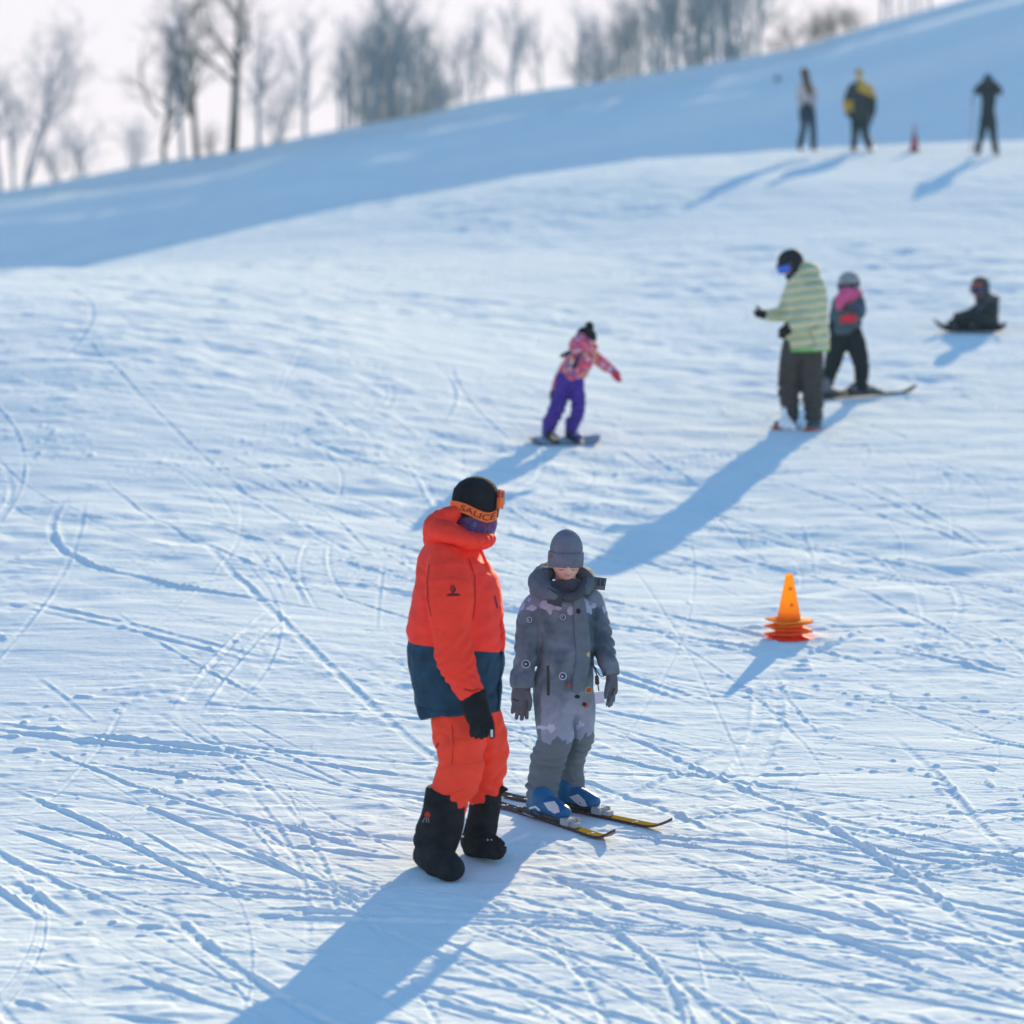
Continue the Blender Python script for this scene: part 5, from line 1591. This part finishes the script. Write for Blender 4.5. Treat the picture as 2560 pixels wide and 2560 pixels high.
def build_sitting_kid():
    F = Fig(2440, 822, .0)
    FLAT.append((F.o.x - .1, F.o.y, .6))
    dk = fabric('dark_slate_cloth', (.022, .030, .036), .8); sl = fabric('slate_cloth', (.05, .065, .09), .8)
    torso = T(F, [(2466, 746, .0, 18, 20), (2468, 760, .0, 27, 28), (2470, 782, .0, 26, 28), (2474, 806, .0, 24, 28)], cap=(1, 1))
    na = T(F, [(2456, 758, -.14, 12, 13), (2438, 776, -.22, 12, 12), (2418, 788, -.24, 11, 11), (2402, 800, -.24, 9, 9)], cap=(1, 0))
    fa = T(F, [(2486, 756, .10, 12, 13), (2484, 780, .16, 11, 12), (2466, 796, .14, 9, 10)], cap=(1, 1))
    l1 = T(F, [(2470, 804, -.10, 15, 16), (2444, 798, -.16, 15, 16), (2416, 788, -.16, 13, 15), (2400, 796, -.14, 12, 13), (2390, 810, -.12, 11, 12)], hint='y')
    l2 = T(F, [(2470, 804, .10, 15, 16), (2446, 800, .14, 14, 16), (2424, 792, .16, 12, 14), (2416, 806, .16, 11, 12)], hint='y')
    hc = F.P(2450, 720, -.04)
    per, M = body(F, [torso, na, fa, l1, l2], hc, R(-35), R(18), .92, SKIN, .012, 'child in dark clothes and helmet sitting on the snow behind a black board', F.P(2464, 750, 0))
    jk = remesh('jacket', [torso, na, fa], [dk], .012, 4, per, folds=[(0, .6, .4, .012, .07, .3), (1, .5, .4, .012, .05, .3)], noise=(.008, 9))
    remesh('trousers', [l1, l2], [dk], .012, 4, per, noise=(.008, 9))
    patch('grey_chest_panel', F, jk, [[(2440, 770), (2452, 756), (2466, 760), (2462, 776), (2446, 782)]], sl, jk, .006)
    patch('yellow_badge', F, jk, [circ(2463, 790, 7, 10, 6)], fabric('ochre_patch', (.20, .19, .09)), jk, .006)
    remesh('hood', [T(F, [(2480, 746, .02, 12, 14), (2494, 748, .0, 8, 8)]), T(F, [(2444, 752, -.12, 8, 8), (2462, 748, -.12, 12, 10), (2482, 748, -.02, 12, 14)])], [sl], .011, 3, jk, noise=(.006, 12))
    hel = lathe('helmet', [(.092, -.075), (.103, -.05), (.107, .0), (.107, .04), (.097, .083), (.075, .113), (.042, .130), (.002, .136)], plastic('slate_helmet', (.045, .06, .08), .7, .2), per, hc + M @ Vector((0, .02, 0)), M, 40, 0, 1, 1.15)
    curve_ring('red_panel', ring_points(hc + M @ Vector((0, 0, .07)), M, .088, .100, lambda a: .0, R(-35), R(45), 12), .06, .018, plastic('red_panel', (.30, .06, .05)), hel)
    gg = curve_ring('goggles', ring_points(hc, M, .098, .118, lambda a: .0, R(-70), R(70), 18), .08, .02, BLACKP, per)
    curve_ring('lens', ring_points(hc, M, .118, .139, lambda a: .0, R(-58), R(58), 18), .066, .005, plastic('navy_lens', (.004, .03, .11), .15, .7), gg)
    remesh('face_mask', [TM([hc + M @ Vector((0, .0, -.12)), hc + M @ Vector((0, -.02, -.085)), hc + M @ Vector((0, -.03, -.05))], [.066, .074, .076], [.068, .076, .078])], [fabric('orange_fleece', (.42, .12, .055), .9)], .009, 2, per)
    for (x, y, dy) in ((2388, 808, -.12), (2414, 808, .16)):
        a = F.P(x, y, dy); b = F.P(x - 14, y - 1, dy - .05)
        remesh('boot', [TM([a, a.lerp(b, .5), b], [.05, .05, .042], [.05, .046, .036], 'z'), TM([a, a + Vector((.03, 0, .09))], [.05, .056])], [sl], .009, 2, per)
    W, Pm = F.P(2403, 800, -.24), F.P(2392, 806, -.25)
    remesh('glove', [TM([W, W.lerp(Pm, .5), Pm], [.04, .044, .038], [.034, .034, .03])] + [TM([Pm + Vector((0, -.02 + .014 * i, 0)), F.P(2386, 809, -.27 + .016 * i), F.P(2381, 812, -.27 + .016 * i)], [.014, .013, .011], n=3) for i in range(4)] + [TM([F.P(2398, 800, -.28), F.P(2390, 802, -.29), F.P(2385, 805, -.29)], [.015, .013, .011], n=3)], [BLACK], .007, 2, per)
    A, B = ground(2326, 828), ground(2508, 828)
    A.y -= .22; B.y -= .22
    for p in (A, B): p.z = float(terrain(p.x, p.y))
    loc, rot = ground_frame(A, B, .01)
    rot2 = (rot.to_matrix() @ Matrix.Rotation(R(9), 3, 'X')).to_euler()
    loc.z += .05
    e = empty('snowboard', loc, rot2); tag(e, 'black snowboard with upturned ends in front of the sitting child', 'snowboard')
    plank('board', (B - A).length, .24, .018, .11, .06, [plastic('black_top', (.012, .016, .02), .9, 0), plastic('black_base', (.012, .014, .018), .9, 0)], e, .1, .22, .22)
    # nose points left
    e.rotation_euler = (rot2.to_matrix() @ Matrix.Rotation(math.pi, 3, 'Z')).to_euler()
    boxes('binding', [((.20, 0, .035), (.08, .17, .03), 0), ((.20, -.08, .06), (.07, .02, .07), 0)], BLACKP, e)
    boxes('binding', [((-.06, 0, .035), (.08, .17, .03), 0), ((-.06, -.08, .06), (.07, .02, .07), 0)], BLACKP, e)

def legs_pair(F, hip, k1, f1, k2, f2, w, dy=.06):
    a = T(F, [(hip[0] - w * .45, hip[1] - 6, -dy * .3, w * .75, w * .8), ((hip[0] - w * .5 + k1[0]) / 2, (hip[1] + k1[1]) / 2, -dy * .5, w * .62, w * .7), (k1[0], k1[1], -dy, w * .5, w * .55), (f1[0], f1[1] - 8, -dy, w * .42, w * .5)], cap=(1, 0))
    b = T(F, [(hip[0] + w * .45, hip[1] - 6, dy * .3, w * .75, w * .8), ((hip[0] + w * .5 + k2[0]) / 2, (hip[1] + k2[1]) / 2, dy * .5, w * .62, w * .7), (k2[0], k2[1], dy, w * .5, w * .55), (f2[0], f2[1] - 8, dy, w * .42, w * .5)], cap=(1, 0))
    return a, b

def far_boots(F, per, feet, mat, dirx=.04):
    for (x, y, dy) in feet:
        a = F.P(x, y - 6, dy); b = F.P(x, y - 4, dy - .14) + Vector((dirx, 0, 0))
        remesh('boot', [TM([a, a.lerp(b, .5), b], [.055, .055, .045], [.055, .05, .04], 'z'), TM([a, a + Vector((0, 0, .16))], [.056, .066])], [mat], .014, 2, per)

def far_hand(F, per, w, p, tips, mat, s=1.0):
    W, Pm = F.P(*w), F.P(*p)
    ts = [TM([W, W.lerp(Pm, .5), Pm], [.036 * s, .042 * s, .038 * s], [.03 * s, .03 * s, .026 * s])]
    for t in tips:
        q = F.P(*t); ts.append(TM([Pm, Pm.lerp(q, .5), q], [.015 * s, .014 * s, .012 * s], n=3))
    return remesh('glove', ts, [mat], .008, 2, per)

def build_far_people():
    # woman with long hair
    F = Fig(2018, 396, .0)
    torso = T(F, [(2014, 206, .0, 12, 11), (2015, 216, .0, 19, 14), (2016, 238, .0, 19, 14), (2018, 260, .0, 20, 15), (2019, 266, .0, 20, 15)], cap=(1, 0))
    a1 = T(F, [(2001, 216, .0, 8), (1998, 238, .02, 8), (2000, 256, -.10, 7), (2008, 262, -.2, 6)], cap=(1, 0))
    a2 = T(F, [(2032, 216, .0, 8), (2037, 238, .02, 8), (2034, 256, -.10, 7), (2026, 262, -.2, 6)], cap=(1, 0))
    l1, l2 = legs_pair(F, (2018, 272), (2010, 320), (2000, 376), (2032, 320), (2034, 376), 17)
    hc = F.P(2013, 186, -.01)
    per, M = body(F, [torso, a1, a2, l1, l2], hc, R(-150), R(8), .98, SKIN, .016, 'distant woman with long brown hair, whitish jacket and dark blue trousers', F.P(2014, 208, 0))
    remesh('jacket', [torso, a1, a2], [fabric('off_white_cloth', (.48, .46, .44), .85)], .016, 3, per, noise=(.01, 6))
    remesh('trousers', [l1, l2], [fabric('dark_denim', (.025, .04, .07), .85)], .016, 3, per, noise=(.01, 6))
    remesh('hair', [T(F, [(2012, 178, -.02, 10, 12), (2014, 192, -.09, 10, 10), (2019, 210, -.13, 9, 7), (2026, 234, -.13, 6, 5)])], [fabric('brown_hair', (.10, .045, .025), .6)], .013, 2, per, noise=(.012, 20))
    lathe('hat', [(.082, .0), (.088, .01), (.086, .05), (.07, .095), (.04, .118), (.002, .125)], fabric('slate_hat', (.05, .08, .11)), per, hc, M, 32, 0, 1, 1.2)
    far_boots(F, per, [(2000, 376, -.06), (2033, 376, .06)], BLACKP)
    for w, p, s in (((2008, 262, -.2), (2014, 263, -.24), 1), ((2026, 262, -.2), (2021, 264, -.24), -1)):
        far_hand(F, per, w, p, [(p[0] + s * (5 + i * .5), p[1] - 2 + i * 2, -.26) for i in range(4)] + [(p[0] + s * 2, p[1] - 6, -.25)], BLACK)
    # man in black and yellow
    F = Fig(2154, 380, .0)
    torso = T(F, [(2150, 206, .0, 13, 13), (2150, 218, .0, 25, 20), (2148, 245, .0, 24, 20), (2147, 275, .0, 23, 20), (2148, 298, .0, 22, 19)], cap=(1, 0))
    a1 = T(F, [(2129, 218, .0, 10), (2119, 245, .02, 10), (2117, 268, -.04, 9), (2124, 288, -.14, 8)], cap=(1, 0), mi=1)
    a2 = T(F, [(2171, 218, .0, 10), (2180, 245, .0, 10), (2182, 268, -.02, 9), (2179, 290, -.06, 8)], cap=(1, 0), mi=1)
    l1, l2 = legs_pair(F, (2150, 300), (2138, 335), (2134, 378), (2163, 335), (2175, 378), 19)
    hc = F.P(2147, 187, -.02)
    per, M = body(F, [torso, a1, a2, l1, l2], hc, R(-20), R(5), 1.0, SKIN, .016, 'distant man in a black jacket with yellow shoulder and yellow hat', F.P(2149, 208, 0))
    m, nt, bb = base_mat('black_yellow_shell')
    v, x, y, z = obj_xyz(nt)
    zs = F.P(2150, 236, 0).z; xs = F.P(2142, 236, 0).x
    f = math_node(nt, 'MULTIPLY', math_node(nt, 'GREATER_THAN', math_node(nt, 'ADD', z, math_node(nt, 'MULTIPLY', x, .35)), zs + .02), math_node(nt, 'GREATER_THAN', x, xs))
    z2 = F.P(2117, 281, 0).z; z3 = F.P(2117, 252, 0).z; x2 = F.P(2130, 270, 0).x
    f2 = math_node(nt, 'MULTIPLY', math_node(nt, 'MULTIPLY', math_node(nt, 'GREATER_THAN', z, z2), math_node(nt, 'LESS_THAN', z, z3)), math_node(nt, 'LESS_THAN', x, x2))
    c = mixc(nt, math_node(nt, 'MAXIMUM', f, f2), (.016, .022, .028), (.52, .33, .03))
    nt.links.new(c, bb.inputs['Base Color']); bb.inputs['Roughness'].default_value = .75
    remesh('jacket', [torso, a1, a2], [m, m], .016, 3, per, noise=(.01, 6))
    remesh('trousers', [l1, l2], [fabric('dark_teal_cloth', (.018, .028, .035), .85)], .016, 3, per, noise=(.01, 6))
    lathe('hat', [(.084, -.01), (.090, .0), (.088, .05), (.072, .095), (.042, .122), (.002, .13)], fabric('yellow_hat', (.42, .30, .07)), per, hc, M, 32, 0, 1, 1.2)
    far_boots(F, per, [(2134, 378, -.06), (2175, 378, .06)], BLACKP)
    far_hand(F, per, (2124, 288, -.14), (2130, 296, -.18), [(2128 + i * 2, 305, -.2) for i in range(4)] + [(2135, 297, -.2)], BLACK)
    far_hand(F, per, (2179, 290, -.06), (2177, 300, -.08), [(2173 + i * 2.4, 310, -.1) for i in range(4)] + [(2171, 301, -.1)], fabric('violet_glove', (.07, .06, .16)))
    # person in black with both hands up to the face
    F = Fig(2464, 392, .0)
    torso = T(F, [(2470, 212, .0, 12, 12), (2471, 222, .0, 22, 17), (2471, 250, .0, 18, 16), (2470, 285, .0, 17, 16), (2470, 300, .0, 18, 16)], cap=(1, 0))
    a1 = T(F, [(2452, 222, .0, 9), (2440, 230, -.06, 9), (2448, 218, -.20, 8), (2460, 206, -.22, 7)], cap=(1, 0))
    a2 = T(F, [(2490, 222, .0, 9), (2500, 230, -.06, 9), (2493, 218, -.20, 8), (2481, 206, -.22, 7)], cap=(1, 0))
    l1, l2 = legs_pair(F, (2470, 302), (2454, 340), (2443, 388), (2483, 340), (2490, 388), 17)
    hc = F.P(2470, 200, -.02)
    per, M = body(F, [torso, a1, a2, l1, l2], hc, R(5), R(10), 1.0, SKIN, .016, 'distant person all in black with both elbows raised and hands at the face', F.P(2470, 214, 0))
    bk = fabric('far_black_cloth', (.018, .026, .034), .85)
    remesh('jacket', [torso, a1, a2], [bk], .016, 3, per, noise=(.01, 6))
    remesh('trousers', [l1, l2], [bk], .016, 3, per, noise=(.01, 6))
    lathe('helmet', [(.09, -.04), (.10, -.02), (.102, .04), (.085, .09), (.05, .125), (.002, .135)], plastic('blue_helmet', (.02, .10, .18), .8, .1), per, hc, M, 32, 0, 1, 1.18)
    far_boots(F, per, [(2443, 388, -.06), (2490, 388, .06)], plastic('grey_boot', (.16, .16, .22), .8, .1))
    far_hand(F, per, (2460, 206, -.22), (2464, 200, -.22), [(2467, 196 + i * 2, -.22) for i in range(4)] + [(2463, 196, -.2)], BLACK)
    far_hand(F, per, (2481, 206, -.22), (2477, 200, -.22), [(2474, 196 + i * 2, -.22) for i in range(4)] + [(2478, 196, -.2)], BLACK)
    # a ski pole stuck in the snow beside that person
    g = ground(2428, 380)
    e = empty('ski_pole', g); tag(e, 'thin reddish ski pole stuck in the snow left of the distant person in black', 'ski pole')
    pr = plastic('red_pole', (.42, .10, .12), .4)
    wire('shaft', [Vector((0, 0, -.05)), Vector((.01, 0, .5)), Vector((.02, 0, 1.05))], .009, pr, e)
    wire('grip', [Vector((.02, 0, 1.04)), Vector((.022, 0, 1.17))], .017, BLACKP, e)
    lathe('basket', [(.004, .05), (.05, .052), (.055, .058), (.012, .075), (.008, .08)], pr, e, Vector((0, 0, 0)), seg=20)

# ------------------------------------------------------------------ training cones
def cone_object(loc, rz, tilt, mat, holemat, label, group, hgt=.30, base=.25, open_top=.022, rb=.078, name='training_cone', cut=1.0):
    e = empty(name, loc)
    e.rotation_euler = Euler((0, 0, rz))
    tag(e, label, 'cone', group)
    prof = [(rb + .012, .016), (rb, .024), (rb - .004, .030)]
    for i in range(1, 9):
        t = i / 8 * cut
        prof.append((rb - .004 + (open_top - rb + .004) * t, .03 + (hgt - .03) * t))
    if cut == 1.0: prof += [(open_top * .8, hgt + .003), (open_top * .55, hgt)]
    inner = [(max(r - .004, .006), z - .002) for r, z in prof[-3::-1]]
    V, Fc = [], []
    seg = 40
    P_ = prof
    for r, z in P_:
        for k in range(seg):
            th = 2 * math.pi * k / seg
            V.append((r * math.cos(th), r * math.sin(th), z))
    for j in range(len(P_) - 1):
        for k in range(seg):
            Fc.append((j * seg + k, j * seg + (k + 1) % seg, (j + 1) * seg + (k + 1) % seg, (j + 1) * seg + k))
    link_mesh('cone_body', V, Fc, [mat], e)
    # square foot with cut corners, slightly warped
    bm = bmesh.new()
    h = base / 2; c = .03
    oct_ = [(h, -h + c), (h, h - c), (h - c, h), (-h + c, h), (-h, h - c), (-h, -h + c), (-h + c, -h), (h - c, -h)]
    rd = random.Random(int(rz * 100))
    lo, hi = [], []
    for x, y in oct_:
        w = rd.uniform(-.003, .004)
        lo.append(bm.verts.new((x, y, w))); hi.append(bm.verts.new((x * .985, y * .985, w + .010)))
    ctr_hi = [bm.verts.new((rb * 1.15 * math.cos(a), rb * 1.15 * math.sin(a), .016)) for a in [(-.39 + k * math.pi / 4) for k in range(8)]]
    ctr_lo = [bm.verts.new((rb * .95 * math.cos(a), rb * .95 * math.sin(a), .003)) for a in [(-.39 + k * math.pi / 4) for k in range(8)]]
    for i in range(8):
        j = (i + 1) % 8
        bm.faces.new((lo[i], lo[j], hi[j], hi[i])); bm.faces.new((hi[i], hi[j], ctr_hi[j], ctr_hi[i])); bm.faces.new((lo[j], lo[i], ctr_lo[i], ctr_lo[j]))
        bm.faces.new((ctr_hi[i], ctr_hi[j], ctr_lo[j], ctr_lo[i]))
    bmesh.ops.transform(bm, matrix=Euler((tilt[0], tilt[1], 0)).to_matrix().to_4x4(), verts=bm.verts[:])
    from_bm('foot', bm, [mat], e, smooth=False)
    return e

def build_cones():
    g = ground(1973, 1597)
    FLAT.append((g.x, g.y, .16))
    k = g.y / FPX
    cols = [(1.0, .52, .010), (1.0, .36, .014), (1.0, .34, .014), (1.0, .30, .014), (1.0, .13, .03)]
    labs = ['orange training cone with two round holes, topmost of the stack on the snow',
            'orange cone of which only the foot shows, second from the top of the stack',
            'orange cone foot with a snow speck, middle layer of the stack',
            'orange cone foot, second from the bottom of the stack',
            'reddest cone foot, bottom of the stack resting in the snow']
    gap = 11.0 * k
    for i in range(5):
        lvl = 4 - i
        m = cone_material('orange_plastic', cols[i], .68)
        e = cone_object(g + Vector((random.uniform(-.006, .006), 0, .005 + gap * lvl)), [R(28), R(50), R(12), R(40), R(8)][i], [(R(4), R(-2)), (R(-3), R(-3)), (R(2), R(3)), (R(-2), R(-2)), (R(1), R(2))][i], m, None, labs[i], 'orange training cones in one stack', cut=1.0 if i == 0 else .18)
        if i == 0:
            top = e
    hm = plastic('cone_hole', (1.0, .20, .02), .8, .1)
    body_ = [c for c in top.children if c.name.startswith('cone_body')][0]
    # two moulded holes: ring collars set in the wall
    for frac, ang in ((.66, -84), (.28, -80)):
        z = .03 + .27 * frac; r = .074 + (.022 - .074) * frac
        a = R(ang) - top.rotation_euler.z
        n = Vector((math.cos(a), math.sin(a), .19)).normalized(); p = Vector((r * math.cos(a), r * math.sin(a), z))
        u = Vector((-math.sin(a), math.cos(a), 0)); w = n.cross(u)
        V, Fc = [], []
        for (rr, off) in ((.0115, -.001), (.0115, .003), (.0085, .003), (.008, .0012)):
            for kk in range(16):
                th = 2 * math.pi * kk / 16
                V.append(p + n * off + u * (rr * math.cos(th)) + w * (rr * math.sin(th)))
        for j in range(3):
            for kk in range(16): Fc.append((j * 16 + kk, j * 16 + (kk + 1) % 16, (j + 1) * 16 + (kk + 1) % 16, (j + 1) * 16 + kk))
        Fc.append(tuple(48 + kk for kk in range(16)))
        link_mesh('hole', V, Fc, [hm], top, False)
    # far red cone with pale top
    g = ground(2286, 379)
    m, nt, bb = base_mat('red_white_cone')
    v, x, y, z = obj_xyz(nt)
    c = mixc(nt, math_node(nt, 'GREATER_THAN', z, .36), (.36, .035, .04), (.34, .30, .36))
    nt.links.new(c, bb.inputs['Base Color'])
    s = 70 * g.y / FPX
    cone_object(g, R(20), (0, 0), m, m, 'small red cone with a pale top between the distant people', None, s, .26, .02, .10, 'marker_cone')
    # dark ball on the far slope
    g = ground(1943, 203)
    bm = bmesh.new(); bmesh.ops.create_icosphere(bm, subdivisions=3, radius=.16)
    for v in bm.verts: v.co *= 1 + .10 * float(noise3(v.co.x * 9, v.co.y * 9, v.co.z * 9, 3)); v.co.z *= .9
    o = from_bm('stone', bm, [fabric('dark_stone', (.06, .075, .09), .9)])
    o.location = g + Vector((0, 0, .12)); tag(o, 'small round dark lump on the shaded far slope left of the distant woman', 'stone')

import time as _t
for fn in (build_orange_man, build_grey_child, build_striped_man, build_helmet_kid, build_pink_kid, build_sitting_kid, build_far_people, build_cones, build_trees, build_slope, build_haze):
    t0 = _t.time(); fn(); print(fn.__name__, round(_t.time() - t0, 1), flush=True)
